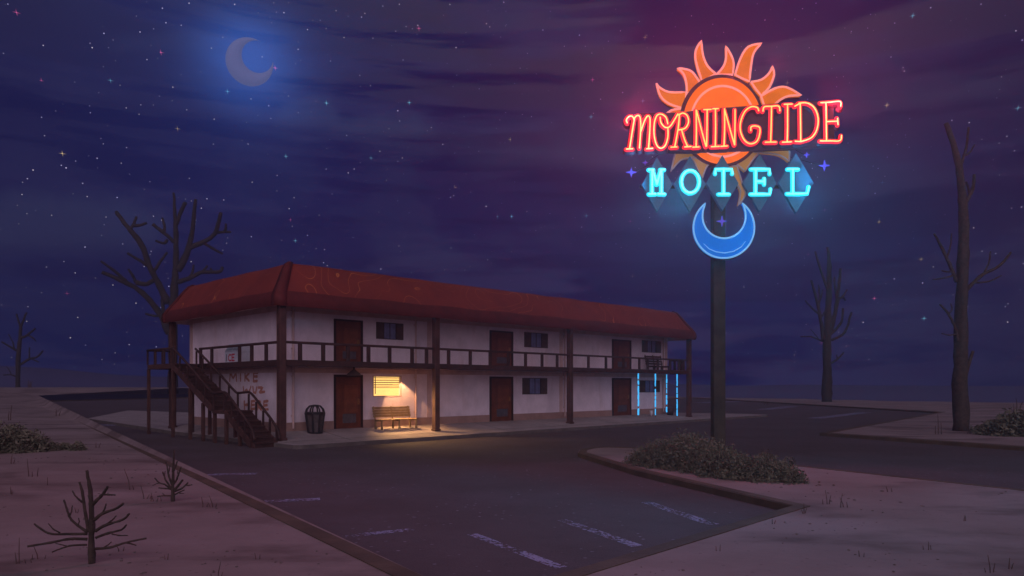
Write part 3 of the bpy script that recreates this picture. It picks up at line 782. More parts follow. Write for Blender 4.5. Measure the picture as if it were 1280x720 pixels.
# spots added outside the lit window: one washes the wall, one the walk
def lamp(name, typ, loc, energy, color, **kw):
    ld = bpy.data.lights.new(name, typ); ld.energy = energy; ld.color = color
    for a_, b_ in kw.items(): setattr(ld, a_, b_)
    o = bpy.data.objects.new(name, ld); COL.objects.link(o); o.location = loc
    return o
u, wd, a, b = wins[1][0]
p = at_motel(u + wd * .72, WV0 - .48, b + .18)
L = lamp('wall_wash_spot', 'SPOT', p, 290, (1.0, .50, .20), spot_size=R(78), spot_blend=.3, shadow_soft_size=.02)
aim = b2w(u + wd * .72 + .30, WV0 - .20); L.rotation_euler = (Vector((aim.x, aim.y, b + .16 - 1.15)) - Vector(p)).to_track_quat('-Z', 'Y').to_euler()
p = at_motel(u + wd / 2, WV0 - .08, (a + b) / 2)
L = lamp('window_glow', 'SPOT', p, 900, (1.0, .55, .20), spot_size=R(110), spot_blend=.8, shadow_soft_size=.15)
aim = b2w(u + wd / 2 + .5, WV0 - 2.2); L.rotation_euler = (Vector((aim.x, aim.y, .2)) - Vector(p)).to_track_quat('-Z', 'Y').to_euler()

# ------------------------------------------------------------------ the neon sign on its pole
SX, SY = 6.22, 21.7; S = SY / F
sign = thing('motel_sign', 'tall neon motel sign with an orange sun and a blue crescent on a dark pole', 'sign', (SX, SY, 0))
def sp_(px, py): return ((px - 903.5) * S, EYE + (HY - py) * S)
def zoomA(x, y): return (760 + x / 4.129, 30 + y / 4.129)
def zoomB(x, y): return (760 + x / 4.129, 170 + y / 4.129)
def zoomL(x, y): return (775 + x / 9, 120 + y / 9)
def zoomR(x, y): return (905 + x / 8.473, 115 + y / 8.473)
bm = bmesh.new(); hw = 7.6 * S; box(bm, (-hw, .30, .05), (hw, .30 + 2 * hw, sp_(0, 120)[1]), .02); pole = obj('pole', bm, M_pole, sign)
obj('base_plate', bx((-.38, .30 + hw - .38, .10), (.38, .30 + hw + .38, .20), .01), M_pole, sign)
def outline(P, y, r, mat, parent, name='outline'):
    bm = bmesh.new(); Q = [Vector((x, y, z)) for x, z in P]; tube(bm, Q + [Q[0], Q[1]], r, 8, up=(0, 1, 0), flat=.8); return obj(name, bm, mat, parent, True)
def ellipse(cx, cy, rx, ry, n=64, a0=0, a1=360):
    return [sp_(cx + rx * math.cos(R(a0 + (a1 - a0) * i / n)), cy + ry * math.sin(R(a0 + (a1 - a0) * i / n))) for i in range(n if a1 - a0 == 360 else n + 1)]
def disc(cx, cy, rx, ry, y0, y1, mat, parent, name):
    bm = bmesh.new(); prism(bm, ellipse(cx, cy, rx, ry), y0, y1); return obj(name, bm, mat, parent)
sunp = disc(903.5, 150, 53, 58, .06, .28, M_darkred, sign, 'sun_disc')
disc(903.5, 151, 48.5, 53.5, -.02, .10, G_orange, sunp, 'sun_face')
outline(ellipse(903.5, 152, 39.5, 44), -.03, 1.5 * S, G_pink, sunp, 'inner_ring')
RAYS = [[(405, 440), (410, 345), (320, 345), (270, 320), (255, 300), (275, 365), (320, 405), (385, 428)], [(478, 292), (440, 240), (400, 225), (365, 222), (395, 250), (410, 300), (412, 350), (440, 345)],
        [(562, 250), (520, 210), (495, 150), (487, 78), (458, 130), (460, 190), (490, 285), (520, 275)], [(565, 255), (600, 215), (615, 170), (615, 108), (640, 150), (655, 195), (650, 255)],
        [(662, 255), (690, 170), (730, 110), (800, 92), (760, 140), (745, 210), (737, 290), (700, 275)], [(745, 292), (800, 280), (840, 245), (855, 212), (865, 255), (840, 320), (797, 362), (770, 330)],
        [(797, 365), (870, 325), (930, 320), (1005, 362), (940, 365), (890, 390), (850, 430), (820, 440)], [(390, 430), (330, 440), (290, 475), (300, 510), (380, 500)]]
def curvy(P, conv, tips):
    """smooth between the pointed corners of a ray"""
    out = []; idx = sorted(tips) + [sorted(tips)[0] + len(P)]
    for a_, b_ in zip(idx, idx[1:]):
        seg = [P[i % len(P)] for i in range(a_, b_ + 1)]
        s = smooth_line([Vector(p) for p in seg], 3) if len(seg) > 2 else [Vector(p) for p in seg]
        out += s[:-1]
    return [sp_(*conv(p[0], p[1])) for p in out]
for P, tips in zip(RAYS, ((0, 1, 4, 7), (0, 3, 6, 7), (0, 3, 6, 7), (0, 3, 6), (0, 3, 6, 7), (0, 3, 6, 7), (0, 3, 6, 7), (0, 2, 3, 4))):
    Q = curvy(P, zoomA, tips)
    bm = bmesh.new(); prism(bm, Q, .10, .24); r = obj('sun_ray', bm, G_ray, sign); outline(Q, .09, 1.4 * S, G_pink, r)
    bm = bmesh.new(); prism(bm, [(x + 1.3 * S, z - 1.7 * S) for x, z in Q], .241, .30); obj('ray_backing', bm, M_darkred, r)
LOW = [[(400, 60), (355, 66), (330, 178), (380, 120), (432, 108), (470, 90)], [(430, 105), (455, 135), (488, 228), (512, 160), (530, 140), (500, 110)], [(618, 150), (668, 235), (690, 285), (678, 355), (716, 300), (702, 250), (672, 150)], [(672, 140), (715, 178), (760, 110), (790, 80), (740, 75)], [(760, 78), (870, 88), (915, 105), (942, 127), (946, 76), (930, 50), (800, 50)]]
for P, tips in zip(LOW, ((0, 1, 2, 4, 5), (0, 2, 4, 5), (0, 3, 6), (0, 1, 3, 4), (0, 3, 4, 5, 6))):
    Q = curvy(P, zoomB, tips)
    bm = bmesh.new(); prism(bm, Q, .10, .24); r = obj('sun_ray', bm, G_raylow, sign); outline(Q, .09, 1.1 * S, M_paleout, r)
# name board and its neon lettering
Q = [sp_(*p) for p in ((789, 147), (800, 143), (852, 142), (880, 138), (935, 134), (1000, 128), (1040, 128), (1042, 184), (1000, 187), (930, 190), (860, 192), (792, 190))]
bm = bmesh.new(); prism(bm, Q, -.10, .05); board = obj('name_board', bm, M_maroon, sign)
W = {}
W['M'] = [zoomL, [(68, 335), (58, 305), (85, 268), (122, 262), (142, 290)], [(150, 285), (125, 430), (95, 620)], [(142, 300), (165, 265), (195, 255), (215, 290), (218, 420), (205, 615)], [(222, 430), (255, 330), (285, 270), (308, 260), (322, 300), (318, 450), (305, 620)], [(60, 628), (130, 625)], [(285, 625), (350, 620)]]
W['O'] = [zoomL, [(520, 345), (500, 275), (450, 240), (400, 255), (370, 340), (368, 470), (395, 580), (440, 618), (490, 590), (520, 500), (522, 400)], [(435, 275), (445, 335), (490, 385), (540, 380), (590, 310), (632, 238)]]
W['R'] = [zoomL, [(650, 240), (635, 400), (598, 600)], [(640, 250), (690, 228), (738, 260), (750, 330), (715, 395), (645, 415)], [(675, 420), (705, 520), (740, 598)], [(555, 608), (622, 605)], [(708, 605), (778, 600)]]
W['N'] = [zoomL, [(835, 195), (838, 400), (835, 600)], [(840, 200), (890, 400), (945, 598)], [(958, 195), (955, 400), (952, 595)], [(798, 608), (868, 605)], [(920, 190), (1000, 188)]]
W['I'] = [zoomL, [(1050, 185), (1052, 400), (1048, 592)], [(1005, 602), (1092, 598)], [(1020, 180), (1082, 178)]]
W['N2'] = [zoomL, [(1150, 180), (1152, 400), (1145, 590)], [(1152, 190), (1210, 400), (1262, 580)], [(1268, 190), (1266, 400), (1264, 580)], [(1110, 598), (1182, 594)]]
W['G'] = [zoomR, [(340, 232), (325, 200), (265, 190), (195, 240), (150, 350), (150, 450), (190, 540), (250, 578), (312, 560), (345, 500), (352, 415), (310, 392), (262, 400), (258, 440)]]
W['T'] = [zoomR, [(475, 190), (470, 400), (465, 555)], [(385, 235), (398, 192), (470, 186), (548, 184), (562, 232)], [(410, 562), (522, 560)]]
W['I2'] = [zoomR, [(642, 175), (642, 400), (638, 552)], [(608, 165), (690, 163)], [(588, 562), (682, 558)]]
W['D'] = [zoomR, [(775, 160), (778, 350), (780, 548)], [(760, 152), (850, 152), (925, 205), (962, 310), (948, 430), (890, 515), (790, 552)], [(718, 185), (770, 158)], [(722, 552), (785, 555)]]
W['E'] = [zoomR, [(1045, 150), (1048, 350), (1050, 545)], [(990, 148), (1090, 142), (1192, 135), (1200, 185)], [(1050, 346), (1160, 342)], [(1165, 312), (1170, 378)], [(985, 548), (1090, 548), (1190, 546), (1206, 492)]]
for key, (conv, *strokes) in W.items():
    L3 = [[Vector((*sp_(*conv(*p)), 0)) for p in s] for s in strokes]
    L3 = [smooth_line(s, 4) if len(s) > 2 else s for s in L3]
    def letter(y, r, flat, dxy=(0, 0)):
        bm = bmesh.new()
        for i, s in enumerate(L3): tube(bm, [(p.x + dxy[0], y - .0015 * i, p.y + dxy[1]) for p in s], r, 10, up=(0, 1, 0), flat=flat, round_caps=True)
        return bm
    back = obj('letter_backing', letter(-.07, 4.6 * S, .9, (1.0 * S, -1.2 * S)), M_maroon, board, True)
    obj('neon_letter', letter(-.20, 3.0 * S, .5), G_red, board, True)
    obj('neon_core', letter(-.255, .85 * S, .9), G_yellow, board, True)
# the five diamonds with cyan letters
MO = {'M': [[(222, 190), (222, 305)], [(228, 195), (246, 260)], [(264, 195), (246, 260)], [(270, 190), (270, 305)], [(205, 185), (228, 185)], [(264, 185), (284, 185)], [(205, 310), (238, 310)], [(254, 310), (286, 310)]],
      'O': [[(418 + 46 * math.cos(R(x)), 246 + 58 * math.sin(R(x))) for x in range(0, 361, 20)]],
      'T': [[(588, 185), (588, 305)], [(545, 205), (547, 183), (588, 182), (630, 183), (632, 205)], [(562, 310), (616, 310)]],
      'E': [[(752, 185), (752, 308)], [(728, 182), (790, 182), (822, 182), (824, 206)], [(755, 245), (795, 245)], [(796, 230), (796, 260)], [(726, 310), (790, 310), (824, 310), (828, 284)]],
      'L': [[(942, 185), (942, 308)], [(915, 182), (970, 182)], [(912, 308), (975, 308), (1016, 306), (1024, 272)]]}
for (ch, strokes), (cx, cy, hw_, hh) in zip(MO.items(), ((252, 255, 80, 143), (422, 252, 82, 146), (588, 247, 84, 145), (780, 246, 88, 150), (967, 246, 92, 156))):
    Q = [sp_(*zoomB(*p)) for p in ((cx - hw_, cy), (cx, cy - hh), (cx + hw_, cy), (cx, cy + hh))]
    dm = bmesh.new(); prism(dm, Q, -.08, .06); bmesh.ops.bevel(dm, geom=list(dm.edges), offset=.012, segments=1, affect='EDGES')
    dm = obj('diamond_panel', dm, M_diamond, sign)
    for nm, y, r, fl, mt in (('neon_letter', -.17, 12.0 / 4.129 * S, .45, G_cyan), ('neon_core', -.215, 5.2 / 4.129 * S, .8, G_white)):
        bm = bmesh.new()
        for i, s in enumerate(strokes): tube(bm, [(q_[0], y - .002 * i, q_[1]) for q_ in (sp_(*zoomB(*p)) for p in s)], r, 10, up=(0, 1, 0), flat=fl, round_caps=True)
        obj(nm, bm, mt, dm, True)
# crescent
cx, cy = zoomB(597, 475); ro = 157 / 4.129; ix, iy = zoomB(598, 420); ri = 110 / 4.129
hR = math.degrees(math.atan2(zoomB(0, 352)[1] - cy, zoomB(686, 0)[0] - cx)); 
a0 = math.atan2(zoomB(0, 354)[1] - cy, zoomB(688, 0)[0] - cx); a1 = math.pi - a0
P = [(cx + ro * math.cos(a0 + (a1 - a0) * i / 48), cy + ro * math.sin(a0 + (a1 - a0) * i / 48)) for i in range(49)]
b0 = math.atan2(P[-1][1] - iy, P[-1][0] - ix); b1 = math.atan2(P[0][1] - iy, P[0][0] - ix)
if b0 < 0: b0 += 2 * math.pi
rr0 = math.hypot(P[-1][0] - ix, P[-1][1] - iy)
for i in range(1, 40):
    t_ = i / 40; an = b0 + (b1 - b0) * t_; rr_ = ri + (rr0 - ri) * abs(2 * t_ - 1) ** 6
    P.append((ix + rr_ * math.cos(an), iy + rr_ * math.sin(an)))
Q = [sp_(*p) for p in P]
bm = bmesh.new(); prism(bm, Q, -.06, .10); cres = obj('crescent_panel', bm, G_blue, sign); outline(Q, -.06, 1.15 * S, G_blue2, cres)
bm = bmesh.new(); tube(bm, [(*(lambda q_: (q_[0], -.075, q_[1]))(sp_(*zoomB(x, y))),) for x, y in ((492, 558), (520, 585), (555, 600), (600, 606), (645, 598), (685, 575), (708, 545))], [.006, .012, .014, .014, .014, .012, .006], 8); obj('highlight', bm, G_blue2, cres, True)
bm = bmesh.new(); prism(bm, [(x + 1.2 * S, z - 1.5 * S) for x, z in Q], .101, .17); obj('backing', bm, M_ink, cres)
for x, y, r in ((123, 185, 28), (195, 135, 15), (1122, 150, 29), (1030, 95, 15), (592, 438, 28)):
    X, Y = zoomB(x, y); r /= 4.129
    Q = []
    for i in range(8):
        a = R(45 * i); q_ = r if i % 2 == 0 else r * .26
        Q.append(sp_(X + q_ * math.cos(a), Y + q_ * math.sin(a)))
    bm = bmesh.new(); prism(bm, Q, .02, .08); so = obj('star', bm, G_violet, sign)
    x0, z0 = sp_(X, Y); tx = max(-2.05, min(2.05, x0 * .80))
    bm = bmesh.new(); tube(bm, [(x0, .085, z0), (x0, .11, z0), (tx, .13, z0 + (.28 if y < 300 else 0)), (tx, .16, z0 + (.3 if y < 300 else .02))], .008, 6); obj('bracket', bm, M_pole, so)
bm = bmesh.new()
for z in (sp_(0, 160)[1], sp_(0, 231)[1], sp_(0, 300)[1]):
    hwid = 2.4 if z < sp_(0, 200)[1] and z > sp_(0, 260)[1] else (2.6 if z > sp_(0, 200)[1] else .5)
    box(bm, (-hwid, .302 - .12, z - .035), (hwid, .302, z + .035))
obj('crossbar', bm, M_pole, sign)
# spots added in front of the sign to strengthen the neon's halo
def sign_fill(px, py, y, e, c, rad=.25, typ='POINT', **kw):
    x, z = sp_(px, py); return lamp('neon_fill_light', typ, (SX + x, SY + y, z), e, c, shadow_soft_size=rad, **kw)
PINK, CY = (1.0, .07, .17), (.04, .50, .95)
def neon_fill(px, py, y, e, c, tilt, side=0):
    L = sign_fill(px, py, y, e, c, .25, 'SPOT', spot_size=R(178), spot_blend=.45)
    L.rotation_euler = Vector((side, -math.cos(R(tilt)), math.sin(R(tilt)))).to_track_quat('-Z', 'Y').to_euler()
for px, py, sd_, e_, tl in ((800, 158, -1.1, 1500, 38), (850, 110, -.7, 750, 42), (905, 112, 0, 800, 40), (958, 105, .7, 750, 42), (1018, 148, 1.1, 1300, 38)): neon_fill(px, py, -.75, e_ * .80, PINK, tl, sd_)
for px, py, sd_, e_ in ((838, 262, -1.0, 900), (905, 300, 0, 420), (972, 262, 1.0, 820)): neon_fill(px, py, -1.0, e_ * 1.15, CY, 30, sd_)
# added downward spots tint the lot red and cyan before the sign
neon_fill(880, 168, -.60, 700, PINK, -20, -.15)
neon_fill(960, 250, -.60, 330, CY, -32, .1)

# ------------------------------------------------------------------ dead trees
def dead_tree(name, label, cat, base, m_per_px, trunk, branches, group, mat, seed, n=9):
    t = thing(name, label, cat, base, 0, group)
    bx0, by0 = trunk[0][0], trunk[0][1]
    def P(x, y):
        dx_, dy_ = x - bx0, by0 - y
        dep = dx_ * (.4 if cat == 'shrub' else .35) * math.sin(dy_ * .035 + seed) + dx_ * .15
        return Vector((dx_ * m_per_px, dep * m_per_px, dy_ * m_per_px))
    def limb(nm, line, w0, w1, root=0, par=None):
        L = smooth_line([P(*p[:2]) for p in line], 5); N = len(L)
        L = [p + Vector((random.uniform(-1, 1), random.uniform(-1, 1), 0)) * m_per_px * .25 if 0 < i < N - 1 else p for i, p in enumerate(L)]
        rad = [(w0 + (w1 - w0) * i / (N - 1)) * .5 * m_per_px * random.uniform(.93, 1.07) for i in range(N)]
        if root:
            rad[0] *= 1.10; L[0] = L[0] - Vector((0, 0, .15))
        bm = bmesh.new(); tube(bm, L, rad, n, rough=.22); return obj(nm, bm, mat, t if par is None else par, True)
    limb('trunk', [p[:2] for p in trunk], trunk[0][2], trunk[-1][2], 1)
    for b_ in branches:
        main = limb('branch', b_[0], b_[1], b_[2])
        for s_ in b_[3:]: limb('twig', s_, b_[2] * .95, max(.5, b_[2] * .6), 0, main)
    return t
def place(px, py, z): p = ground_at(px, py, z); return (p.x, p.y, z)
Zt = lambda x, y, f: tuple  # unused
# 1 small far tree at the left edge of the lot (zoom 5.54 from 0,380)
c1 = lambda L: [(x / 5.54, 380 + y / 5.54) for x, y in L]
X, Y = -102.5, 150.0; zz = land_z(X, Y)
def tree_at(px, Y, py): return ((px - 640) / F * Y, Y, EYE + (HY - py) / F * Y)
dead_tree('dead_tree', 'small bare tree standing alone far left of the parking lot', 'tree', tree_at(23, 150, 495), 150 / F,
    [(125 / 5.54, 495, 6.5), (123 / 5.54, 455, 4.2), (135 / 5.54, 425, 3.6), (143 / 5.54, 408, 3.2)],
    [(c1([(143, 160), (165, 115), (190, 60)]), 3, 2.2), (c1([(143, 165), (125, 115), (110, 68)]), 2.6, 1.8), (c1([(143, 235), (185, 218), (250, 170)]), 3.2, 2.2, c1([(195, 218), (225, 235), (243, 258)])),
     (c1([(115, 322), (70, 295), (15, 262)]), 3, 1.8, c1([(100, 310), (85, 260), (55, 208)])), (c1([(130, 425), (190, 380), (235, 365), (275, 322)]), 3, 2, c1([(188, 385), (190, 340), (195, 300)]), c1([(200, 378), (225, 392), (240, 402)])), (c1([(118, 505), (85, 490), (45, 492)]), 2, 1.2, c1([(90, 492), (75, 455), (60, 430)]))], 'dead trees around the motel', M_bark_far, 1)
# 2 big tree behind the motel (zoom 2.769 from 130,240; crown zoom 5.54 from 140,230)
c2 = lambda L: [(140 + x / 5.54, 230 + y / 5.54) for x, y in L]
c2b = lambda L: [(130 + x / 2.769, 240 + y / 2.769) for x, y in L]
dead_tree('dead_tree', 'big spreading bare tree rising behind the end of the motel', 'tree', tree_at(216, 141, 491), 141 / F,
    [(216, 491, 12.5), (216, 430, 9.5), (217, 370, 8.5), (219, 340, 7), (219.5, 300, 4.6), (219, 270, 3.6), (217, 241, 2.8)],
    [(c2b([(225, 490), (190, 420), (140, 350), (90, 315), (38, 290)]), 9.1, 4.2, c2b([(100, 315), (75, 285), (42, 255)]), c2b([(128, 318), (122, 295), (113, 275)])),
     (c2b([(222, 385), (200, 330), (175, 270), (150, 190), (100, 130), (42, 70)]), 9.1, 4.6, c2b([(108, 140), (115, 115), (116, 88)]), c2b([(112, 122), (135, 120), (155, 110)]), c2b([(172, 262), (140, 240), (113, 222)]), c2b([(180, 285), (200, 250), (222, 210)])),
     (c2b([(205, 425), (203, 385), (206, 345)]), 4.6, 3.8), (c2b([(195, 428), (170, 428), (138, 420)]), 3.4, 2.3), (c2b([(128, 318), (160, 322), (190, 300)]), 6.0, 5.2),
     (c2([(450, 600), (500, 480), (540, 330), (590, 112)]), 9.4, 3.8), (c2([(520, 430), (600, 390), (680, 330), (755, 200)]), 6.6, 4.2, c2([(600, 392), (660, 430), (712, 460)]), c2([(690, 322), (740, 316), (790, 314)]), c2([(750, 314), (762, 290), (770, 265)])),
     (c2([(445, 280), (470, 210), (515, 130)]), 4.8, 4.6), (c2([(432, 405), (370, 345), (295, 285)]), 4.6, 4.2, c2([(368, 340), (368, 290), (352, 235)]), c2([(388, 390), (370, 415), (320, 400)])),
     (c2([(450, 680), (530, 640), (590, 600), (690, 590), (708, 555)]), 6.0, 3.8, c2([(575, 610), (600, 585), (620, 550)]), c2([(520, 645), (535, 600), (540, 550)]), c2([(645, 595), (645, 580), (640, 565)]))], 'dead trees around the motel', M_bark_far, 2)
# 3 mid tree on the right (zoom 3.43 from 990,300)
c3 = lambda L: [(990 + x / 3.43, 300 + y / 3.43) for x, y in L]
dead_tree('dead_tree', 'medium bare tree with upright forked limbs beyond the far lot', 'tree', tree_at(1033.5, 100, 502), 100 / F,
    [(1034, 502, 12.5), (1034, 470, 11), (1034.5, 425, 9.2), (1036, 390, 5.5), (1037.5, 350, 4.2), (1037, 325, 4), (1035.5, 309, 3.4)],
    [(c3([(135, 430), (125, 360), (100, 270), (68, 178)]), 5, 2.6, c3([(110, 318), (75, 295), (38, 266)]), c3([(110, 290), (112, 240), (105, 195)]), c3([(122, 335), (140, 310), (155, 290)]), c3([(112, 265), (122, 240), (128, 215)])),
     (c3([(168, 390), (200, 290), (215, 210), (220, 118)]), 5.5, 3.2, c3([(212, 252), (240, 235), (262, 206)]), c3([(205, 250), (195, 200), (190, 155)]), c3([(235, 238), (245, 245), (252, 255)])),
     (c3([(168, 405), (220, 350), (235, 290)]), 3.6, 2.6), (c3([(170, 430), (230, 395), (278, 305)]), 3.6, 2.4), (c3([(160, 225), (130, 160), (98, 50)]), 3.4, 2.4), (c3([(165, 530), (195, 510), (218, 482)]), 2.6, 1.8, c3([(192, 512), (192, 502), (190, 492)])), (c3([(135, 435), (85, 415), (38, 415)]), 2, 1.2, c3([(115, 422), (95, 400), (78, 382)]))], 'dead trees around the motel', M_bark_far, 3)
# 4 tall tree at the right edge (zooms 3.43 from 1120,130 and 2.486 from 1140,270)
c4 = lambda L: [(1120 + x / 3.43, 130 + y / 3.43) for x, y in L]
c4b = lambda L: [(1140 + x / 2.486, 270 + y / 2.486) for x, y in L]
dead_tree('dead_tree', 'tallest bare tree, with a long straight trunk, on the sand beyond the road', 'tree', tree_at(1201, 36.2, 537), 36.2 / F,
    [(1201, 537, 18.5), (1200, 480, 14), (1201, 420, 11.8), (1203, 340, 10), (1205, 290, 9), (1204, 250, 8.5), (1199, 215, 6.5), (1192, 180, 5.5), (1184.5, 153, 5)],
    [(c4([(285, 445), (330, 390), (350, 350), (350, 295)]), 5, 3.4, c4([(332, 385), (325, 360), (308, 330)])), (c4([(272, 285), (285, 240), (300, 190), (307, 102)]), 4.2, 2.6, c4([(298, 220), (318, 205), (334, 175)])),
     (c4b([(140, 205), (125, 160), (95, 100), (62, 58)]), 5, 2.4, c4b([(112, 128), (120, 95), (120, 55)]), c4b([(128, 172), (112, 172), (98, 168)]), c4b([(130, 185), (100, 192), (72, 196)])),
     (c4b([(168, 230), (210, 185), (255, 160), (296, 116)]), 5, 2.4, c4b([(190, 208), (230, 205), (264, 188)]), c4b([(215, 182), (230, 145), (238, 112)])),
     (c4b([(138, 390), (128, 350), (105, 305), (80, 275)]), 4, 2, c4b([(108, 305), (120, 292), (118, 272)]), c4b([(130, 368), (100, 372), (68, 368)])), (c4b([(165, 510), (180, 465), (205, 420)]), 5, 3.4)], 'dead trees around the motel', M_bark, 4, 12)
# 5 bare shrub in the foreground (zoom 4 from 0,540)
c5 = lambda L: [(x / 4, 540 + y / 4) for x, y in L]
Yf = (EYE - .13) * F / (706 - HY)
dead_tree('bare_shrub', 'large bare shrub with spreading twigs in the near sand', 'shrub', tree_at(115, Yf, 706), Yf / F,
    [(115, 706, 9.5), (114.5, 680, 7.6), (114.5, 650, 5.5), (114, 625, 4.6), (111, 605, 4), (108, 588, 3.4)],
    [(c5([(445, 500), (420, 380), (405, 310), (388, 252)]), 4.5, 2.8, c5([(402, 352), (370, 330), (345, 298)])), (c5([(440, 500), (360, 440), (325, 390), (298, 345)]), 3.6, 2, c5([(345, 425), (352, 400), (350, 370)]), c5([(392, 468), (398, 450), (394, 430)])),
     (c5([(440, 508), (360, 505), (270, 498), (185, 455)]), 3.6, 2.2, c5([(320, 498), (285, 480), (252, 455)])), (c5([(440, 535), (370, 528), (290, 540), (203, 550)]), 3.6, 2.6), (c5([(440, 562), (380, 560), (340, 570), (305, 584)]), 2.6, 1.6, c5([(360, 562), (335, 552), (312, 545)])),
     (c5([(462, 365), (505, 325), (530, 300), (550, 270)]), 4.6, 2.8, c5([(520, 310), (560, 310), (594, 310)])), (c5([(470, 440), (520, 405), (590, 380), (636, 352)]), 4.4, 2.6, c5([(515, 405), (530, 380), (540, 356)])),
     (c5([(475, 495), (530, 465), (610, 440), (655, 406)]), 4.2, 2.4, c5([(520, 468), (560, 440), (585, 418)])), (c5([(475, 530), (530, 510), (590, 495), (622, 468)]), 3.4, 2, c5([(545, 515), (580, 525), (613, 527)])), (c5([(470, 585), (530, 585), (600, 565), (688, 550)]), 3.6, 2.2, c5([(505, 585), (525, 570), (540, 556)]), c5([(600, 567), (620, 575), (638, 585)]))], 'bare shrubs in the sand', M_bark, 1.5, 10)
# 6 small shrub by the kerb (zoom 9 from 180,555)
c6 = lambda L: [(180 + x / 9, 555 + y / 9) for x, y in L]
Yf = (EYE - .13) * F / (627 - HY)
dead_tree('bare_shrub', 'small bare shrub beside the kerb of the parking lot', 'shrub', tree_at(216.3, Yf, 627), Yf / F,
    [(216.3, 627, 5), (216, 610, 4.4), (216.2, 595, 3.6), (217, 580, 2.8), (217.8, 562, 1.8)],
    [(c6([(318, 460), (280, 360), (240, 200)]), 2.8, 1.8, c6([(272, 340), (282, 290), (288, 240)])), (c6([(310, 500), (250, 410), (205, 312)]), 2.6, 1.6, c6([(228, 360), (230, 335), (234, 305)])), (c6([(305, 510), (240, 455), (180, 435), (118, 382)]), 2.4, 1.4, c6([(182, 436), (150, 445), (110, 462)])),
     (c6([(310, 508), (240, 498), (175, 490)]), 1.8, 1.3), (c6([(315, 582), (240, 578), (170, 582)]), 2, 1.2, c6([(252, 578), (235, 565), (222, 548)])), (c6([(335, 300), (360, 250), (380, 190)]), 2.2, 1.6), (c6([(338, 450), (380, 370), (425, 255)]), 2.6, 1.7, c6([(390, 355), (382, 330), (378, 305)])),
     (c6([(345, 510), (390, 460), (435, 405)]), 3.2, 2.6), (c6([(345, 530), (420, 500), (490, 435)]), 2.8, 1.8, c6([(465, 465), (500, 468), (534, 460)])), (c6([(345, 570), (390, 545), (445, 520)]), 2.2, 1.4, c6([(385, 552), (410, 560), (440, 562)]))], 'bare shrubs in the sand', M_bark, 2.5, 9)

# ------------------------------------------------------------------ bushes
def bush(label, clumps, leaves, size, seed):
    """clumps: (x, y, z, rx, rz) foliage heaps in metres"""
    rnd = random.Random(seed)
    cx = sum(c[0] for c in clumps) / len(clumps); cy = sum(c[1] for c in clumps) / len(clumps); z0 = land_z(cx, cy)
    t = thing('desert_bush', label, 'bush', (cx, cy, z0))
    tot = sum(c[3] ** 2 * c[4] ** .5 for c in clumps); bm = bmesh.new(); st_ = bmesh.new()
    for (x, y, z, rx, rz) in clumps:
        m = int(leaves * rx ** 2 * rz ** .5 / tot)
        for _ in range(m):
            a = rnd.uniform(0, 2 * math.pi); h = rnd.uniform(-.25, 1); rr = math.sqrt(max(0, 1 - h * h)) * (1 + .16 * math.sin(5 * a + x * 3) + .10 * math.sin(11 * a + y))
            q_ = rnd.random() ** .4 * (1 + (.22 * rnd.random() if rnd.random() < .22 else 0))
            p = Vector((x - cx + rx * rr * math.cos(a) * q_, y - cy + rx * rr * math.sin(a) * q_, z + rz * h * q_))
            if p.z < -.02: p.z = rnd.uniform(0, .08)
            nrm = Vector((rnd.gauss(0, 1), rnd.gauss(0, 1), rnd.gauss(.3, 1))).normalized()
            tx = nrm.orthogonal().normalized(); tx.rotate(Matrix.Rotation(rnd.uniform(0, 6.28), 3, nrm)); ty = nrm.cross(tx)
            s = size * rnd.uniform(.6, 1.4)
            bm.faces.new([bm.verts.new(p + tx * s * i + ty * s * .45 * j) for i, j in ((-1, 0), (0, -1), (1, 0), (0, 1))])
        for _ in range(5):
            a = rnd.uniform(0, 6.28); e = Vector((x - cx + rx * .8 * math.cos(a), y - cy + rx * .8 * math.sin(a), z + rz * rnd.uniform(.3, 1.0)))
            b_ = Vector((x - cx, y - cy, -.02)); tube(st_, [b_, b_.lerp(e, .5) + Vector((0, 0, .06)), e], [.02, .013, .005], 5)
    obj('foliage', bm, M_leaf, t); obj('stems', st_, M_bark, t)
def clump(px, base, top, half, r_=1.0):
    p = ground_at(px, base, .14); s = p.y / F
    return (p.x, p.y + half * s * .6, 0.02, half * s * r_, (base - top) * s * .95)
bush('broad olive sage bush on the kerbed island at the foot of the sign pole',
     [clump(808, 581, 562, 24), clump(830, 585, 549, 30), clump(858, 588, 543, 32), clump(884, 592, 548, 30), clump(905, 597, 556, 30), clump(925, 600, 566, 26), clump(950, 602, 572, 28), clump(975, 603, 578, 26), clump(995, 605, 586, 17), clump(870, 580, 541, 26), clump(960, 592, 565, 16), clump(988, 596, 572, 12)], 44000, .034, 3)
bush('dark rounded bush at the left edge of the sand', [clump(-25, 566, 527, 30), clump(5, 565, 528, 26), clump(28, 566, 535, 22), clump(45, 565, 543, 14), clump(-60, 570, 525, 34)], 9000, .06, 4)
bush('low round bush tuft, nearest the dark bush on the left', [clump(62, 564, 553, 9)], 700, .045, 11)
bush('lowest of three small bush tufts, between its two neighbours', [clump(78, 563, 554, 7.5)], 600, .045, 12)
bush('small round bush tuft closest to the left kerb', [clump(94, 564, 553, 9)], 700, .045, 13)
bush('shadowy bush at the right edge behind the tall bare tree', [clump(1248, 543, 524, 18), clump(1272, 545, 512, 22), clump(1295, 546, 508, 26), clump(1228, 540, 531, 10)], 7000, .085, 5)

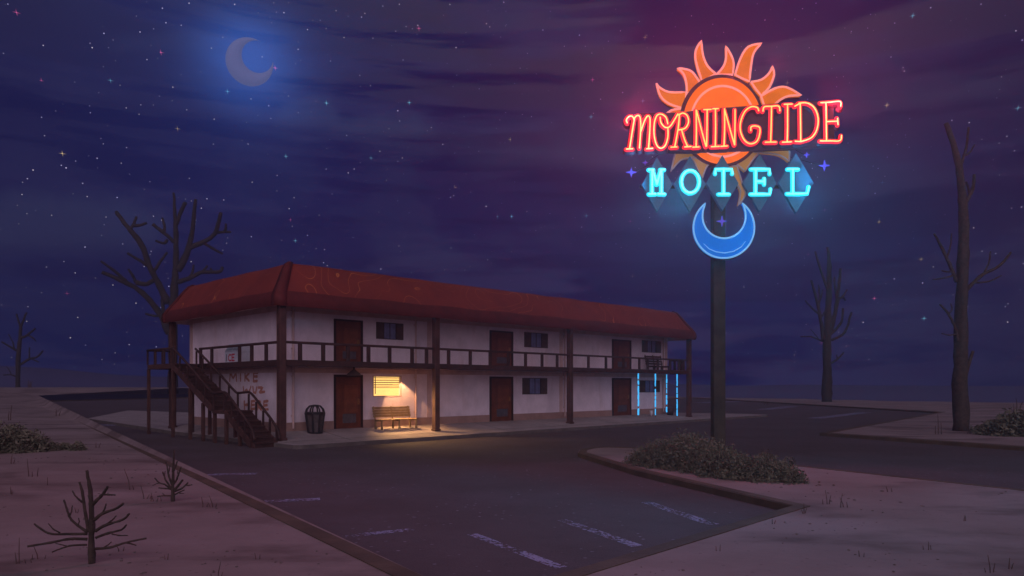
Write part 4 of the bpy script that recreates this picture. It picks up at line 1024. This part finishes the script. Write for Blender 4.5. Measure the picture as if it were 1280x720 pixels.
# ------------------------------------------------------------------ dry grass tufts
def tuft(px, py, spec, label, seed):
    rnd = random.Random(seed); p = ground_at(px, py, .14); s = p.y / F
    bm = bmesh.new()
    for (dxp, hp, lean) in spec:
        b0 = Vector((dxp * s, rnd.uniform(-2, 2) * s, -.04)); hgt = hp * s
        wv = max(.55 * s, .006)
        tube(bm, [b0, b0 + Vector((lean * .25 * s, 0, hgt * .45)), b0 + Vector((lean * s, rnd.uniform(-3, 3) * s, hgt))], [wv * 1.15, wv, wv * .5], 5)
    o = obj('grass_tuft', bm, M_twig); o.location = (p.x, p.y, land_z(p.x, p.y))
    tag(o, label, 'grass tuft', 'dry grass tufts in the sand')
GEN = 'thin tuft of dry upright stalks growing in the sand'
T = [(13, 618, [(0, 12, -2), (2, 9, 1)]), (15, 580, [(0, 14, 0), (1, 8, 3)]), (35, 597, [(0, 24, -4), (6, 9, 2), (11, 13, 0)]), (60, 607, [(0, 12, 0)]), (163, 612, [(0, 29, -6), (4, 8, 0)]), (180, 623, [(0, 19, -5), (3, 8, 2), (8, 10, 0)]),
     (192, 626, [(-4, 9, 1), (0, 10, -2), (5, 8, 1), (10, 8, -2)]), (258, 634, [(-4, 16, -1), (0, 7, 2), (5, 9, -3), (9, 18, -5), (12, 8, 2)]), (25, 703, [(0, 36, -2), (-3, 18, -3), (8, 10, 0), (13, 9, 0)]), (48, 698, [(0, 22, -6), (9, 9, 0), (-7, 10, 1)]),
     (272, 722, [(0, 24, 4), (-8, 9, 0), (4, 10, 1)]), (1005, 642, [(0, 16, 0), (2, 10, 2), (-1, 8, -2)]), (1034, 630, [(0, 20, -2), (3, 14, 1), (-6, 9, -1)]), (1050, 634, [(0, 20, 3), (5, 15, -4), (9, 10, -2)]),
     (1172, 542, [(0, 26, 0), (5, 16, 1), (-3, 12, -1)]), (1214, 541, [(0, 7, -2), (4, 6, 2), (-3, 6, 0)]), (1230, 540, [(0, 9, 1), (5, 8, -1), (10, 7, 0)]), (1238, 721, [(0, 26, -2), (5, 16, 1), (-5, 10, -1)]), (1260, 715, [(0, 18, 2), (4, 12, 1)]), (35, 497, [(0, 10, -1), (2, 8, 1), (4, 9, 0)]),
     (12, 525, [(0, 20, 1), (-2, 12, -1)]), (955, 506, [(0, 5, -1), (4, 4, 1)]), (178, 491, [(0, 5, 0), (3, 4, 1)]), (1272, 513, [(0, 16, 1), (4, 12, 2), (-4, 9, -1)]),
     (1110, 615, [(0, 9, -1), (4, 7, 1)]), (1160, 690, [(0, 14, 2), (5, 10, -2), (-5, 9, 0)]), (1075, 700, [(0, 12, -2), (4, 9, 1)]), (900, 690, [(0, 12, 1), (-4, 10, -1)]), (965, 655, [(0, 10, -1), (3, 8, 1)]), (1205, 650, [(0, 11, 1), (3, 9, -1)]),
     (95, 640, [(0, 10, -1), (3, 8, 1)]), (150, 690, [(0, 14, -3), (4, 9, 1)]), (210, 700, [(0, 12, 2), (-3, 9, -2)]), (320, 700, [(0, 12, -2), (4, 10, 1)]), (70, 520, [(0, 9, 0), (3, 7, 1)]), (120, 560, [(0, 8, -1), (3, 7, 1)])]
for i, (px, py, spec) in enumerate(T): tuft(px, py, spec, GEN, i)

# loose stones in the near sand
rnd = random.Random(21); bm = bmesh.new(); cnt = 0
while cnt < 900:
    r = 5 + 30 * rnd.random() ** 1.6; a = R(rnd.uniform(-48, 48)); x, y = r * math.sin(a), r * math.cos(a)
    if inside(x, y, LOT) or edge_dist(x, y, LOT) < .5 or mnoise.noise(Vector((x * .4, y * .4, 9))) < -.05: continue
    s_ = rnd.uniform(.006, .022) * (1 + (r > 15) * .6)
    mt = Matrix.Translation((x, y, land_z(x, y) + s_ * .2)) @ Matrix.Rotation(rnd.uniform(0, 6), 4, 'Z') @ Matrix.Diagonal((s_ * rnd.uniform(.8, 1.6), s_, s_ * .6, 1))
    bmesh.ops.create_icosphere(bm, subdivisions=1, radius=1, matrix=mt); cnt += 1
tag(obj('pebbles', bm, material('stone', (.17, .125, .12), .9, .3, 9, 0)), kind='stuff')

# ------------------------------------------------------------------ the moon, far behind everything
MD = 1500.0; mc = MOON * MD; rad = 24.5 / F * MD * 1.0
rt = Vector((MOON.y, -MOON.x, 0)).normalized(); upv = rt.cross(MOON).normalized()
bm = bmesh.new(); N = 64; ring_o = []; ring_i = []
A0, A1 = R(62), R(368)                                  # the crescent's body runs from its upper tip round the left to its right tip
ocx, ocy, irr = 7.5 / 25, -6.5 / 25, 17.0 / 25
for i in range(N + 1):
    t_ = i / N; a = A0 + (A1 - A0) * t_
    o = Vector((math.cos(a), math.sin(a)))
    # the inner edge: the smaller circle shifted up and to the right
    i0 = Vector((.33, .26)); dirv = (o * .999 - i0); dl = dirv.length
    inn = i0 + dirv.normalized() * min(dl - .012, .66)
    ring_o.append(o); ring_i.append(inn)
secs = []
for o, inn in zip(ring_o, ring_i):
    mid = (o + inn) * .5; th = (o - inn).length * .22
    secs.append([bm.verts.new(mc + (rt * q_.x + upv * q_.y) * rad + MOON * dpt * rad) for q_, dpt in ((o, 0), (mid, -th), (inn, 0), (mid, th))])
for a, b in zip(secs, secs[1:]):
    for j in range(4): bm.faces.new((a[j], a[(j + 1) % 4], b[(j + 1) % 4], b[j]))
bm.faces.new(secs[0]); bm.faces.new(secs[-1][::-1])
tag(obj('moon', bm, G_moon, smooth=True), 'pale crescent moon in a blue glow in the upper left of the sky', 'moon')

# ------------------------------------------------------------------ haze
m = bpy.data.materials.new('night_haze'); m.use_nodes = True; q = NT(m.node_tree); q.n.clear()
pv = q.new('ShaderNodeVolumePrincipled', {'Color': (.82, .80, .90), 'Density': HAZE_DENSITY, 'Anisotropy': HAZE_G})
q.l.new(pv.outputs[0], q.new('ShaderNodeOutputMaterial').inputs['Volume'])
hz = obj('haze', bx((-222, -222, -13), (222, 222, 44), 0), m); tag(hz, kind='stuff')
